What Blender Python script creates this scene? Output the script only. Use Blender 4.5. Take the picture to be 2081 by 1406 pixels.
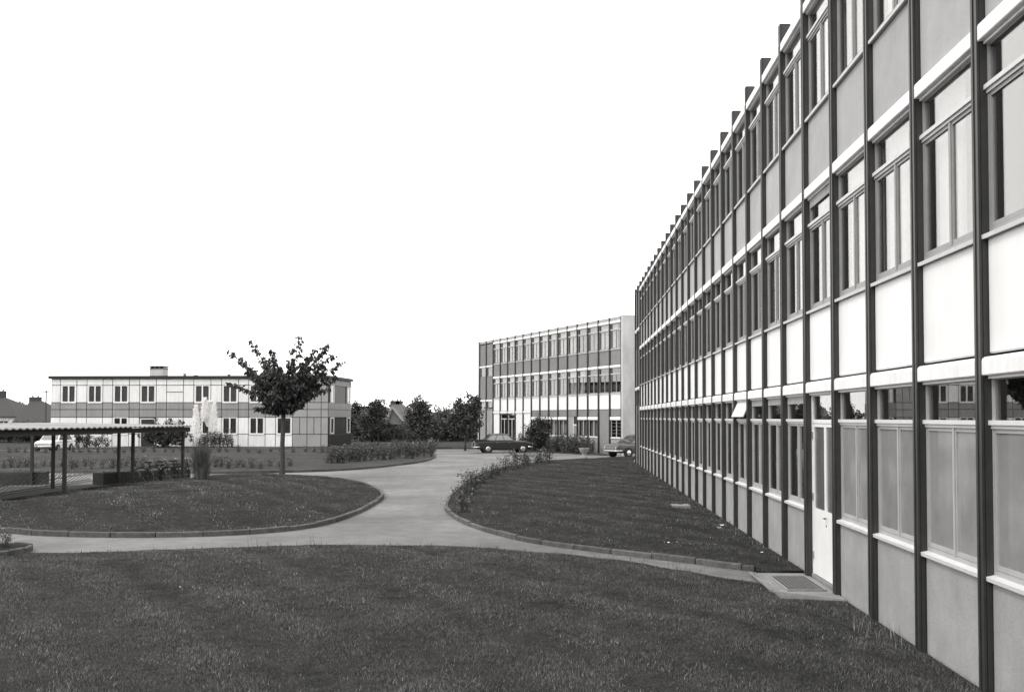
import bpy, bmesh, math, random
import numpy as np
from mathutils import Vector, Matrix
from mathutils.geometry import delaunay_2d_cdt

for o in list(bpy.data.objects): bpy.data.objects.remove(o, do_unlink=True)
SC = bpy.context.scene
COL = SC.collection
R = math.radians

# ------------------------------------------------------------------ camera
F_PX, VX, VY, PITCH, CAM_H = 2038.0, 1148.0, 782.0, R(1.87), 2.65
IW, IH = 2081.0, 1406.0
cam = bpy.data.cameras.new('camera')
cam.sensor_width = 36.0
cam.lens = 36.0 * F_PX / IW
cam.shift_x = (IW / 2 - VX) / IW
cam.shift_y = (VY - IH / 2) / IW
cam.clip_start, cam.clip_end = 0.1, 3000
cam_o = bpy.data.objects.new('camera', cam)
COL.objects.link(cam_o)
cam_o.location = (0, 0, CAM_H)
cam_o.rotation_euler = (R(90) + PITCH, 0, 0)
SC.camera = cam_o

# ------------------------------------------------------------------ sky, sun, exposure
SUN_EL, SUN_AZ = R(46), R(232)          # azimuth clockwise from +Y: behind the camera and to its left
world = bpy.data.worlds.new('World'); SC.world = world
world.use_nodes = True
wn, wl = world.node_tree.nodes, world.node_tree.links
wn.clear()
sky = wn.new('ShaderNodeTexSky'); sky.sky_type = 'NISHITA'; sky.sun_disc = False
sky.sun_elevation = SUN_EL; sky.sun_rotation = SUN_AZ
sky.dust_density = 4.0; sky.air_density = 1.5
bw = wn.new('ShaderNodeRGBToBW')
ov = wn.new('ShaderNodeMix'); ov.data_type = 'RGBA'      # bright even overcast over the clear sky, seen on black and white film
ov.inputs['Factor'].default_value = 0.8
ov.inputs['B'].default_value = (18.5, 18.3, 18.0, 1)
bg = wn.new('ShaderNodeBackground'); bg.inputs['Strength'].default_value = 0.13
wo = wn.new('ShaderNodeOutputWorld')
wl.new(sky.outputs[0], bw.inputs[0]); wl.new(bw.outputs[0], ov.inputs['A'])
wl.new(ov.outputs['Result'], bg.inputs['Color']); wl.new(bg.outputs[0], wo.inputs[0])

sun = bpy.data.lights.new('sun', 'SUN'); sun.energy = 1.3; sun.angle = R(12); sun.color = (1, .985, .96)
sun_o = bpy.data.objects.new('sun', sun); COL.objects.link(sun_o)
sd = Vector((math.sin(SUN_AZ) * math.cos(SUN_EL), math.cos(SUN_AZ) * math.cos(SUN_EL), math.sin(SUN_EL)))
sun_o.rotation_euler = sd.to_track_quat('Z', 'Y').to_euler()
sun_o.location = (0, -5, 40)

SC.render.engine = 'CYCLES'
SC.view_settings.view_transform = 'Standard'
SC.view_settings.look = 'None'
SC.view_settings.exposure = 0.0
SC.view_settings.gamma = 1.0
SC.view_settings.use_curve_mapping = False
SC.cycles.max_bounces = 8
SC.cycles.transparent_max_bounces = 12
SC.render.resolution_x, SC.render.resolution_y = 1024, 691

# ------------------------------------------------------------------ pixel helpers
def ray(px, py):
    x, y, z = (px - VX) / F_PX, 1.0, -(py - VY) / F_PX
    c, s = math.cos(PITCH), math.sin(PITCH)
    return Vector((x, y * c - z * s, y * s + z * c))
def G(px, py, z=0.0):
    d = ray(px, py); t = (z - CAM_H) / d.z
    return Vector((d.x * t, d.y * t, z))
def AT(px, py, Y):
    d = ray(px, py); t = Y / d.y
    return Vector((d.x * t, Y, CAM_H + d.z * t))

# ------------------------------------------------------------------ materials (black and white film: greys, a touch warm)
WARM = (1.0, .990, .983)
def _col(v): return (v * WARM[0], v * WARM[1], v * WARM[2], 1)
MATS = {}
def mat(name, v, rough=.7, var=.12, scale=6.0, bump=0.0, bscale=60.0, island=0.0, metal=0.0, spec=.4, stretch=None, spots=0.0, streak=0.0, objvar=0.0, grain=0.0):
    m = bpy.data.materials.new(name); m.use_nodes = True
    n, l = m.node_tree.nodes, m.node_tree.links
    b = n['Principled BSDF']
    b.inputs['Roughness'].default_value = rough
    b.inputs['Metallic'].default_value = metal
    b.inputs['Specular IOR Level'].default_value = spec
    tc = n.new('ShaderNodeTexCoord'); mp = n.new('ShaderNodeMapping')
    geo = n.new('ShaderNodeNewGeometry')
    l.new(geo.outputs['Position'], mp.inputs[0])
    if stretch: mp.inputs['Scale'].default_value = stretch
    nz = n.new('ShaderNodeTexNoise'); nz.inputs['Scale'].default_value = scale; nz.inputs['Detail'].default_value = 6
    nz.inputs['Roughness'].default_value = .65
    l.new(mp.outputs[0], nz.inputs['Vector'])
    mr = n.new('ShaderNodeMapRange')
    mr.inputs['From Min'].default_value = .28; mr.inputs['From Max'].default_value = .72
    mr.inputs['To Min'].default_value = 1 - var; mr.inputs['To Max'].default_value = 1 + var
    l.new(nz.outputs['Fac'], mr.inputs['Value'])
    fac = mr.outputs[0]
    if island:
        ir = n.new('ShaderNodeMapRange'); ir.inputs['To Min'].default_value = 1 - island; ir.inputs['To Max'].default_value = 1 + island
        l.new(geo.outputs['Random Per Island'], ir.inputs['Value'])
        mm = n.new('ShaderNodeMath'); mm.operation = 'MULTIPLY'; l.new(fac, mm.inputs[0]); l.new(ir.outputs[0], mm.inputs[1]); fac = mm.outputs[0]
    if spots:
        n3 = n.new('ShaderNodeTexNoise'); n3.inputs['Scale'].default_value = scale * .12; n3.inputs['Detail'].default_value = 4
        l.new(mp.outputs[0], n3.inputs['Vector'])
        r3 = n.new('ShaderNodeMapRange'); r3.inputs['From Min'].default_value = .35; r3.inputs['From Max'].default_value = .65
        r3.inputs['To Min'].default_value = 1 - spots; r3.inputs['To Max'].default_value = 1 + spots
        l.new(n3.outputs['Fac'], r3.inputs['Value'])
        m3 = n.new('ShaderNodeMath'); m3.operation = 'MULTIPLY'; l.new(fac, m3.inputs[0]); l.new(r3.outputs[0], m3.inputs[1]); fac = m3.outputs[0]
    def times(fac, src, a, b, lo=0.0, hi=1.0):
        r_ = n.new('ShaderNodeMapRange'); r_.inputs['From Min'].default_value = lo; r_.inputs['From Max'].default_value = hi
        r_.inputs['To Min'].default_value = a; r_.inputs['To Max'].default_value = b
        l.new(src, r_.inputs['Value']); m_ = n.new('ShaderNodeMath'); m_.operation = 'MULTIPLY'; l.new(fac, m_.inputs[0]); l.new(r_.outputs[0], m_.inputs[1]); return m_.outputs[0]
    if streak:                                  # rain streaks running down
        ms = n.new('ShaderNodeMapping'); ms.inputs['Scale'].default_value = (7, 7, .30); l.new(geo.outputs['Position'], ms.inputs[0])
        ns = n.new('ShaderNodeTexNoise'); ns.inputs['Scale'].default_value = 1.3; ns.inputs['Detail'].default_value = 5; l.new(ms.outputs[0], ns.inputs['Vector'])
        fac = times(fac, ns.outputs['Fac'], 1 - streak, 1 + streak * .5, .3, .62)
    if objvar:
        oi = n.new('ShaderNodeObjectInfo'); fac = times(fac, oi.outputs['Random'], 1 - objvar, 1 + objvar)
    if grain:
        ng = n.new('ShaderNodeTexNoise'); ng.inputs['Scale'].default_value = 38; ng.inputs['Detail'].default_value = 8; ng.inputs['Roughness'].default_value = .8; l.new(geo.outputs['Position'], ng.inputs['Vector'])
        fac = times(fac, ng.outputs['Fac'], 1 - grain, 1 + grain, .35, .65)
    vm = n.new('ShaderNodeVectorMath'); vm.operation = 'SCALE'
    vm.inputs[0].default_value = _col(v)[:3]
    l.new(fac, vm.inputs['Scale']); l.new(vm.outputs[0], b.inputs['Base Color'])
    if bump:
        n2 = n.new('ShaderNodeTexNoise'); n2.inputs['Scale'].default_value = bscale; n2.inputs['Detail'].default_value = 4
        l.new(mp.outputs[0], n2.inputs['Vector'])
        bp = n.new('ShaderNodeBump'); bp.inputs['Strength'].default_value = bump; bp.inputs['Distance'].default_value = .02
        l.new(n2.outputs['Fac'], bp.inputs['Height']); l.new(bp.outputs[0], b.inputs['Normal'])
    MATS[name] = m
    return m
def glass(name, ior=1.9, tint=.8, rough=.01):
    m = bpy.data.materials.new(name); m.use_nodes = True
    n, l = m.node_tree.nodes, m.node_tree.links
    n.remove(n['Principled BSDF'])
    out = n['Material Output']
    fr = n.new('ShaderNodeFresnel'); g0 = n.new('ShaderNodeNewGeometry'); mi = n.new('ShaderNodeMapRange')
    mi.inputs['To Min'].default_value = ior; mi.inputs['To Max'].default_value = 1 / ior      # same reflectance on the inner face of the pane
    l.new(g0.outputs['Backfacing'], mi.inputs['Value']); l.new(mi.outputs[0], fr.inputs['IOR'])
    tr = n.new('ShaderNodeBsdfTransparent'); tr.inputs['Color'].default_value = (tint, tint, tint, 1)
    gl = n.new('ShaderNodeBsdfGlossy'); gl.inputs['Roughness'].default_value = rough; gl.inputs['Color'].default_value = (.95, .94, .93, 1)
    geo = n.new('ShaderNodeNewGeometry')
    nz = n.new('ShaderNodeTexNoise'); nz.inputs['Scale'].default_value = .9; nz.inputs['Detail'].default_value = 0
    bp = n.new('ShaderNodeBump'); bp.inputs['Strength'].default_value = .05; bp.inputs['Distance'].default_value = .01
    l.new(geo.outputs['Position'], nz.inputs['Vector']); l.new(nz.outputs['Fac'], bp.inputs['Height']); l.new(bp.outputs[0], gl.inputs['Normal'])
    mx = n.new('ShaderNodeMixShader')
    l.new(fr.outputs[0], mx.inputs[0]); l.new(tr.outputs[0], mx.inputs[1]); l.new(gl.outputs[0], mx.inputs[2]); l.new(mx.outputs[0], out.inputs[0])
    MATS[name] = m
    return m

mat('asphalt', .15, .9, .24, 2.3, .6, 140, spots=.25, grain=.5)
mat('joint', .04, .9)
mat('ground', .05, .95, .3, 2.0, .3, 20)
mat('lawn', .034, 1.0, .40, 5.0, .9, 45, spots=.12, grain=.6, spec=0.0)
mat('far_lawn', .062, 1.0, .25, 3.0, .5, 45, spots=.15, grain=.4, spec=0.0)
mat('grass', .098, .8, .30, 1.6, island=.65, spec=.2, spots=.15)
mat('dry_grass', .27, .8, .3, 1.1, island=.6, spec=.2)
mat('kerb', .075, .9, .4, 6, .6, 60, objvar=.25, grain=.3)
mat('concrete', .21, .9, .3, 3, .4, 60, grain=.2)
mat('end_wall', .42, .9, .38, .55, .2, 60, stretch=(1, 1, .45))
mat('white_panel', .76, .5, .05, 1.2, .04, 40, streak=.03, objvar=.03)
mat('box_white', .76, .4, .07, 2, spec=.4, streak=.08, objvar=.03)
mat('grey_panel', .37, .75, .12, 1.6, .15, 160, streak=.04, objvar=.06, grain=.08)
mat('grey_panel_dark', .20, .75, .12, 1.6, .15, 160, streak=.04, objvar=.06, grain=.08)
mat('base_panel', .29, .8, .16, 1.7, .3, 160, streak=.035, objvar=.05, grain=.16)
mat('roof_strip', .34, .7, .1, 2)
mat('post', .027, .45, .25, 5, spec=.45, streak=.3)
mat('frame_dark', .27, .5, .1, 4)
mat('frame_mid', .36, .5, .1, 4)
mat('frame_light', .58, .5, .08, 4)
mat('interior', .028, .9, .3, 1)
mat('curtain', .30, .9, .2, 3)
mat('net_curtain', .62, .9, .12, 2)
mat('frosted', .24, .10, .22, 1.3, spec=.8, objvar=.10, streak=.04)
mat('door_white', .72, .45, .06, 2)
mat('door_glass', .10, .2, .2, 3, spec=.6)
mat('steel', .35, .35, .1, 10, metal=.8)
mat('steel_dull', .13, .6, .2, 10)
mat('iron', .03, .6, .3, 10)
glass('glass', 2.5, .85); glass('glass_mid', 1.9, .85); glass('glass_far', 1.25, .8)
mat('wall_white', .66, .8, .07, 1.2, .1, 80, streak=.10, objvar=.05)
mat('wall_grey', .25, .85, .10, 1.2, .1, 80, streak=.12, objvar=.07)
mat('wall_pale', .27, .85, .10, 1.2, .15, 80)
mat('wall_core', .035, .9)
mat('fascia', .014, .6)
mat('wood_panel', .16, .7, .5, 3, stretch=(6, 6, .5))
mat('bark', .055, .9, .3, 20, .6, 60)
mat('leaf', .033, .55, .25, 1.2, island=.55, spec=.35)
mat('leaf_mid', .056, .6, .3, 1.0, island=.55, spec=.3)
mat('leaf_soft', .075, .7, .3, .6, island=.5, spec=.2)
mat('bloom', .28, .8, .2, 4, island=.5)
pl_ = mat('plume', .93, .9, .08, 6, island=.12)
n_, l_ = pl_.node_tree.nodes, pl_.node_tree.links
tl_ = n_.new('ShaderNodeBsdfTranslucent'); tl_.inputs['Color'].default_value = (.93, .92, .91, 1); mx_ = n_.new('ShaderNodeMixShader'); mx_.inputs[0].default_value = .5
l_.new(n_['Principled BSDF'].outputs[0], mx_.inputs[1]); l_.new(tl_.outputs[0], mx_.inputs[2]); l_.new(mx_.outputs[0], n_['Material Output'].inputs[0])
mat('pampas_blade', .085, .7, .2, 4, island=.6)
mat('paint_dark', .020, .18, .1, 3, spec=.6)
mat('paint_grey', .06, .3, .1, 3, spec=.6)
mat('paint_white', .70, .3, .05, 3, spec=.5)
mat('tyre', .018, .85); mat('chrome', .6, .18, .03, 3, metal=1.0); mat('black', .012, .5)
mat('lamp_lens', .35, .15, .1, 10, spec=.7)
mat('roof_sheet', .27, 1.0, .25, 2.5, objvar=.15, spec=0.0)
mat('dim_curtain', .075, .9, .3, 4)
mat('roof_tile', .045, .9, .25, 8, .5, 30)
mat('roof_tile_mid', .085, .9, .25, 8, .5, 30)
mat('gable_wall', .11, .9, .2, 1.0)
mat('render_wall', .42, .9, .15, 1.0)
mat('planter', .05, .9, .25, 4, .5, 60); mat('planter_top', .42, .9, .15, 5)
mat('stone', .24, .9, .25, 12, .6, 60); mat('soil', .03, .95, .3, 10); mat('paper', .75, .8, .05)

# ------------------------------------------------------------------ object helpers
def link(o, parent=None):
    COL.objects.link(o)
    if parent is not None: o.parent = parent
    return o
def tag(o, label=None, cat=None, group=None, kind=None):
    if label: o['label'] = label
    if cat: o['category'] = cat
    if group: o['group'] = group
    if kind: o['kind'] = kind
    return o
def empty(name, loc=(0, 0, 0), rz=0.0):
    o = bpy.data.objects.new(name, None); o.location = loc; o.rotation_euler = (0, 0, rz); o.empty_display_size = .3
    return link(o)
def use(name, mesh, parent=None, loc=(0, 0, 0), rz=0.0):
    o = bpy.data.objects.new(name, mesh); o.location = loc; o.rotation_euler = (0, 0, rz)
    return link(o, parent)
class MB:
    def __init__(self): self.v, self.f, self.mi, self.cur = [], [], [], 0
    def add(self, vs, fs):
        k = len(self.v); self.v += [tuple(p) for p in vs]; self.f += [tuple(i + k for i in f) for f in fs]; self.mi += [self.cur] * len(fs); return self
    def box(self, x0, x1, y0, y1, z0, z1):
        return self.add([(x0,y0,z0),(x1,y0,z0),(x1,y1,z0),(x0,y1,z0),(x0,y0,z1),(x1,y0,z1),(x1,y1,z1),(x0,y1,z1)],
                 [(0,3,2,1),(4,5,6,7),(0,1,5,4),(1,2,6,5),(2,3,7,6),(3,0,4,7)])
    def extr_x(self, prof, x0, x1):      # prof: (y,z) counter-clockwise seen from +x
        n = len(prof)
        vs = [(x0, y, z) for y, z in prof] + [(x1, y, z) for y, z in prof]
        fs = [(i, (i + 1) % n, n + (i + 1) % n, n + i) for i in range(n)]
        return self.add(vs, [tuple(reversed(f)) for f in fs] + [tuple(range(n)), tuple(reversed(range(n, 2 * n)))])
    def extr_z(self, prof, z0, z1):      # prof: (x,y) counter-clockwise
        n = len(prof)
        vs = [(x, y, z0) for x, y in prof] + [(x, y, z1) for x, y in prof]
        fs = [(i, (i + 1) % n, n + (i + 1) % n, n + i) for i in range(n)]
        return self.add(vs, fs + [tuple(reversed(range(n))), tuple(range(n, 2 * n))])
    def tube(self, pts, rads, k=6, cap=True):
        pts = [Vector(p) for p in pts]; vs, fs = [], []
        for i, p in enumerate(pts):
            d = (pts[min(i + 1, len(pts) - 1)] - pts[max(i - 1, 0)])
            d = d.normalized() if d.length > 1e-9 else Vector((0, 0, 1))
            a = d.cross(Vector((0, 0, 1)) if abs(d.z) < .95 else Vector((1, 0, 0))).normalized(); b = d.cross(a)
            r = rads[i] if hasattr(rads, '__len__') else rads
            for j in range(k):
                t = 2 * math.pi * j / k
                vs.append(p + a * (math.cos(t) * r) + b * (math.sin(t) * r))
        for i in range(len(pts) - 1):
            for j in range(k):
                j2 = (j + 1) % k
                fs.append((i * k + j, i * k + j2, (i + 1) * k + j2, (i + 1) * k + j))
        if cap: fs += [tuple(reversed(range(k))), tuple(range((len(pts) - 1) * k, len(pts) * k))]
        return self.add(vs, fs)
    def lathe(self, prof, k=16, axis='z', c=(0, 0, 0)):   # prof: (r, h)
        vs, fs = [], []
        for r, h in prof:
            for j in range(k):
                t = 2 * math.pi * j / k
                a, b = r * math.cos(t), r * math.sin(t)
                p = (a, b, h) if axis == 'z' else (a, h, b)
                vs.append((p[0] + c[0], p[1] + c[1], p[2] + c[2]))
        for i in range(len(prof) - 1):
            for j in range(k):
                j2 = (j + 1) % k
                fs.append((i * k + j, i * k + j2, (i + 1) * k + j2, (i + 1) * k + j))
        fs += [tuple(reversed(range(k))), tuple(range((len(prof) - 1) * k, len(prof) * k))]
        return self.add(vs, fs)
    def mesh(self, name, m, smooth=False, fix=True):
        me = bpy.data.meshes.new(name); me.from_pydata(self.v, [], self.f)
        ms = m if isinstance(m, (list, tuple)) else [m]
        for q in ms: me.materials.append(MATS[q])
        if len(ms) > 1: me.polygons.foreach_set('material_index', self.mi)
        if fix:
            bm = bmesh.new(); bm.from_mesh(me); bmesh.ops.recalc_face_normals(bm, faces=bm.faces); bm.to_mesh(me); bm.free()
        if smooth: me.polygons.foreach_set('use_smooth', [True] * len(me.polygons))
        me.update(); return me
    def build(self, name, m, parent=None, smooth=False, loc=(0, 0, 0), rz=0.0):
        return use(name, self.mesh(name, m, smooth), parent, loc, rz)
def quick_mesh(name, V, nper, m):
    """V: (n, nper, 3) array of separate polygons."""
    n = V.shape[0]; me = bpy.data.meshes.new(name)
    me.vertices.add(n * nper); me.loops.add(n * nper); me.polygons.add(n)
    me.vertices.foreach_set('co', V.reshape(-1).astype(np.float32))
    me.loops.foreach_set('vertex_index', np.arange(n * nper, dtype=np.int32))
    me.polygons.foreach_set('loop_start', np.arange(0, n * nper, nper, dtype=np.int32))
    me.polygons.foreach_set('loop_total', np.full(n, nper, dtype=np.int32))
    me.materials.append(MATS[m]); me.update(calc_edges=True)
    return me

# ------------------------------------------------------------------ ground, road, lawns
GEXT = 900.0
bm_ = MB(); bm_.add([(-GEXT, -GEXT, -.03), (GEXT, -GEXT, -.03), (GEXT, GEXT, -.03), (-GEXT, GEXT, -.03)], [(0, 1, 2, 3)])
tag(bm_.build('ground', 'ground'), kind='structure')
bm_ = MB(); bm_.add([(-95, 2, 0), (3.9, 2, 0), (3.9, 57.2, 0), (30, 57.2, 0), (30, 68.5, 0), (2.5, 70.5, 0), (-7.5, 84.5, 0), (-95, 86.2, 0)], [tuple(range(8))])
road = tag(bm_.build('road', 'asphalt'), kind='structure')
# tar joint across the road
pa, pb = G(690, 972.5), G(1112, 956)
dv = (pb - pa).normalized(); nv = Vector((-dv.y, dv.x, 0)) * .03
pm = (pa + pb) / 2 + Vector((0, .35, 0))
MB().add([pa - nv, pm - nv, pb - nv, pb + nv, pm + nv, pa + nv], [(0, 1, 4, 5), (1, 2, 3, 4)]).add([], []).build('road_joint', 'joint', road, loc=(0, 0, .004))

def inside_mask(P, poly):
    x, y = P[:, 0], P[:, 1]; c = np.zeros(len(P), bool); n = len(poly)
    for i in range(n):
        x0, y0 = poly[i]; x1, y1 = poly[(i + 1) % n]
        cond = (y0 > y) != (y1 > y)
        xi = (x1 - x0) * (y - y0) / ((y1 - y0) if abs(y1 - y0) > 1e-9 else 1e-9) + x0
        c ^= cond & (x < xi)
    return c
def edge_dist(P, poly):
    d = np.full(len(P), 1e9); n = len(poly)
    for i in range(n):
        a = np.array(poly[i]); b = np.array(poly[(i + 1) % n]); ab = b - a
        t = np.clip(((P - a) @ ab) / max(ab @ ab, 1e-9), 0, 1)
        d = np.minimum(d, np.linalg.norm(P - (a + t[:, None] * ab), axis=1))
    return d
def smooth_poly(pts, step=.5, closed=False):
    """Catmull-Rom resample of a polyline."""
    pts = [Vector((p[0], p[1])) for p in pts]; out = []
    n = len(pts)
    for i in range(n if closed else n - 1):
        if closed: p0, p1, p2, p3 = pts[i - 1], pts[i], pts[(i + 1) % n], pts[(i + 2) % n]
        else: p0, p1, p2, p3 = pts[max(i - 1, 0)], pts[i], pts[i + 1], pts[min(i + 2, n - 1)]
        k = max(1, int((p2 - p1).length / step))
        for j in range(k):
            t = j / k
            out.append(.5 * ((2 * p1) + (-p0 + p2) * t + (2 * p0 - 5 * p1 + 4 * p2 - p3) * t * t + (-p0 + 3 * p1 - 3 * p2 + p3) * t ** 3))
    if not closed: out.append(pts[-1])
    return [(p.x, p.y) for p in out]
LAWNS = {}
def lawn(name, poly, z0, H, Rr, cell, seed=0, wob=.03, m='lawn'):
    ar = np.array(poly); rng = np.random.default_rng(seed)
    xs = np.arange(ar[:, 0].min(), ar[:, 0].max(), cell); ys = np.arange(ar[:, 1].min(), ar[:, 1].max(), cell)
    g = np.array([(x, y) for x in xs for y in ys]) + rng.uniform(-.2, .2, (len(xs) * len(ys), 2)) * cell
    g = g[inside_mask(g, poly)]
    if len(g): g = g[edge_dist(g, poly) > cell * .35]
    allp = [Vector(p) for p in poly] + [Vector(p) for p in g]
    n = len(poly)
    vs, es, fs, *_ = delaunay_2d_cdt(allp, [(i, (i + 1) % n) for i in range(n)], [], 1, 1e-4)
    V = np.array([(v.x, v.y) for v in vs])
    def hfun(P):
        d = edge_dist(P, poly)
        t = np.clip(d / Rr, 0, 1); t = t * t * (3 - 2 * t)
        w = np.sin(P[:, 0] * 1.7 + seed) * np.cos(P[:, 1] * 1.3) + .6 * np.sin(P[:, 0] * 3.9 + P[:, 1] * 2.7)
        return z0 + H * t + wob * w * np.clip(d / .8, 0, 1)
    Z = hfun(V)
    mb = MB(); mb.add([(V[i, 0], V[i, 1], Z[i]) for i in range(len(V))], fs)
    # skirt down to the ground
    k = len(mb.v)
    ring = [(p[0], p[1], z0) for p in poly] + [(p[0], p[1], -.02) for p in poly]
    mb.add(ring, [(i, (i + 1) % n, n + (i + 1) % n, n + i) for i in range(n)])
    o = mb.build(name, m, smooth=True); tag(o, kind='structure')
    LAWNS[name] = (poly, hfun)
    return o
def kerb(parent, line, w=.10, h0=-.02, h1=.13, length=1.0, seed=1, out=1):
    """separate kerb stones along a polyline; the line is the outer foot."""
    rnd = random.Random(seed)
    pts = [Vector((p[0], p[1])) for p in line]
    acc = [0.0]
    for a, b in zip(pts, pts[1:]): acc.append(acc[-1] + (b - a).length)
    def at(s):
        s = max(0, min(acc[-1], s))
        for i in range(len(pts) - 1):
            if s <= acc[i + 1] + 1e-9:
                t = (s - acc[i]) / max(acc[i + 1] - acc[i], 1e-9); d = (pts[i + 1] - pts[i]).normalized()
                return pts[i].lerp(pts[i + 1], t), Vector((-d.y, d.x)) * out
        return pts[-1], Vector((0, 1))
    s = 0.0
    while s < acc[-1] - .2:
        e = min(s + length, acc[-1]); g = .012
        hz = h1 + rnd.uniform(-.014, .014); off = -.035 + rnd.uniform(-.006, .006)
        mb = MB(); m = 3; vs = []
        for i in range(m + 1):
            p, nn = at(s + g + (e - s - 2 * g) * i / m)
            a = p + nn * off; b = p + nn * (w + off); c = .018
            vs += [(a.x, a.y, h0), (a.x, a.y, hz - c), (a.x + nn.x * c, a.y + nn.y * c, hz), (b.x, b.y, hz), (b.x, b.y, h0)]
        fs = []
        for i in range(m):
            for j in range(5):
                fs.append((i * 5 + j, i * 5 + (j + 1) % 5, (i + 1) * 5 + (j + 1) % 5, (i + 1) * 5 + j))
        fs += [(0, 1, 2, 3, 4), tuple(m * 5 + j for j in (4, 3, 2, 1, 0))]
        mb.add(vs, fs).build('kerb_stone', 'kerb', parent)
        s = e
def gp(l): return [tuple(G(x, y)[:2]) for x, y in l]

# foreground lawn
fg_edge = smooth_poly(gp([(-420, 1140), (-200, 1133), (0, 1128), (150, 1126), (400, 1118), (640, 1110), (900, 1112), (1000, 1117), (1100, 1126), (1250, 1141), (1400, 1165), (1480, 1178), (1556, 1191)]), .35)
rg = random.Random(4)
fg_edge = [(x + rg.uniform(-.05, .05), y + rg.uniform(-.07, .07)) for x, y in fg_edge]
fg_poly = fg_edge + [(3.12, 14.62), (4.02, 14.40), (4.02, -8), (-16, -8)]
o_fg = lawn('lawn', fg_poly, .035, .05, 2.0, .55, 2)
# left mound island
m_front = gp([(-260, 1063), (-120, 1070), (0, 1081), (100, 1089), (300, 1092), (500, 1086), (640, 1071), (720, 1047), (762, 1025), (778, 1011), (770, 1000), (740, 986), (690, 976), (640, 971), (560, 967.5), (480, 967.5), (430, 971), (396, 976)])
m_back = gp([(272, 985), (131, 1002), (0, 1021), (-150, 1038), (-260, 1052)])
mf = smooth_poly(m_front, .4); mbk = smooth_poly([m_front[-1]] + m_back, .8)
o_mound = lawn('lawn', mf + mbk[1:], .095, .34, 4.5, .7, 5)
kerb(o_mound, mf, .10, -.02, .115, 1.0, 3)
kerb(o_mound, mbk, .1, -.02, .10, 1.0, 7)
# right lawn by the long building
r_near = gp([(1536, 1161), (1480, 1155), (1400, 1144), (1250, 1126), (1100, 1106), (1020, 1089), (950, 1067), (915, 1046), (907, 1034), (912, 1018), (928, 1000), (960, 976), (1010, 956), (1060, 946), (1115, 938.5), (1180, 934.5), (1290, 931)])
rn = smooth_poly(r_near, .4)
r_poly = rn + [(4.02, 60), (4.02, 16.95), (3.2, 16.9)]
o_right = lawn('lawn', r_poly, .085, .06, 2.5, .7, 9)
kerb(o_right, list(reversed(rn)), .08, -.02, .105, 1.0, 11)
# rose island in front of the pale building
i_f = gp([(-200, 955), (0, 958.5), (200, 961.5), (430, 962.5), (560, 961), (700, 956), (800, 947), (865, 937.5), (884, 927), (868, 918), (800, 914), (650, 915.5), (400, 917), (0, 919), (-200, 919)])
isl = smooth_poly(i_f, .5)
o_isl = lawn('lawn', isl, .12, .08, 2.5, .9, 12, m='far_lawn')
kerb(o_isl, isl, .12, -.02, .13, 1.0, 13)
# lawn behind the far kerb between the two buildings and in front of the pale building
far_k = gp([(1000, 911.5), (930, 911.5), (860, 911.5), (720, 912.5), (500, 913.5), (200, 914), (-150, 914)])
far_k = smooth_poly(far_k, 1.0)
o_far = lawn('lawn', far_k + [(-75, 150), (-7, 150), (-8.5, 97)], .10, .02, 3, 2.5, 15, m='far_lawn')
kerb(o_far, list(reversed(far_k)), .12, -.02, .13, 1.0, 17, out=1)
# small corner bed at the far left of the crossing path
c0 = G(-25, 1128)
bed = [(c0.x + .62 * math.cos(t), c0.y + .15 + .85 * math.sin(t)) for t in np.linspace(0, 2 * math.pi, 17)[:-1]]
o_bed = lawn('flower_bed', bed, .10, .05, .4, .25, 19); kerb(o_bed, bed + [bed[0]], .08, -.02, .13, .6, 21)

# grass blades
def blades(name, key_poly, hfun, bounds, dens, hmin, hmax, w, m, seed, parent=None, clump=0.10):
    rng = np.random.default_rng(seed); x0, x1, y0, y1 = bounds
    n = int((x1 - x0) * (y1 - y0) * dens(y0))
    P = np.stack([rng.uniform(x0, x1, n), rng.uniform(y0, y1, n)], 1)
    keep = rng.random(n) < np.array([1.0]) * (np.vectorize(dens)(P[:, 1]) / dens(y0)); P = P[keep]
    # visible wedge only, with a margin to the sides
    vis = (P[:, 0] > -.68 * P[:, 1] - 1.0) & (P[:, 0] < .62 * P[:, 1] + 1.0); P = P[vis]
    P = P[inside_mask(P, key_poly)]
    cl = np.zeros(len(P))
    for q in range(14):
        th = rng.uniform(0, 2 * np.pi); fq = 0.7 * 1.32 ** q
        cl += np.sin((P[:, 0] * np.cos(th) + P[:, 1] * np.sin(th)) * fq + rng.uniform(0, 6.28)) * .38
    P = P[rng.random(len(P)) < np.clip(1 - clump * .5 + clump * .5 * cl, .3 if clump < .9 else .05, 1)]
    n = len(P); Z = hfun(P)
    a = rng.uniform(0, 2 * math.pi, n); lean = rng.uniform(.1, 1.0, n); h = rng.uniform(hmin, hmax, n)
    dist = np.maximum(P[:, 1], 8) / 10.0
    ww = w * rng.uniform(.6, 1.4, n) * np.sqrt(dist)
    b = a + rng.uniform(-.6, .6, n) + math.pi / 2
    base = np.stack([P[:, 0], P[:, 1], Z - .01], 1)
    side = np.stack([np.cos(b) * ww / 2, np.sin(b) * ww / 2, np.zeros(n)], 1)
    tip = base + np.stack([np.cos(a) * lean * h, np.sin(a) * lean * h, h], 1)
    V = np.stack([base - side, base + side, tip], 1)
    me = quick_mesh(name, V, 3, m)
    return tag(use(name, me, parent), kind='stuff', label=None)
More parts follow.
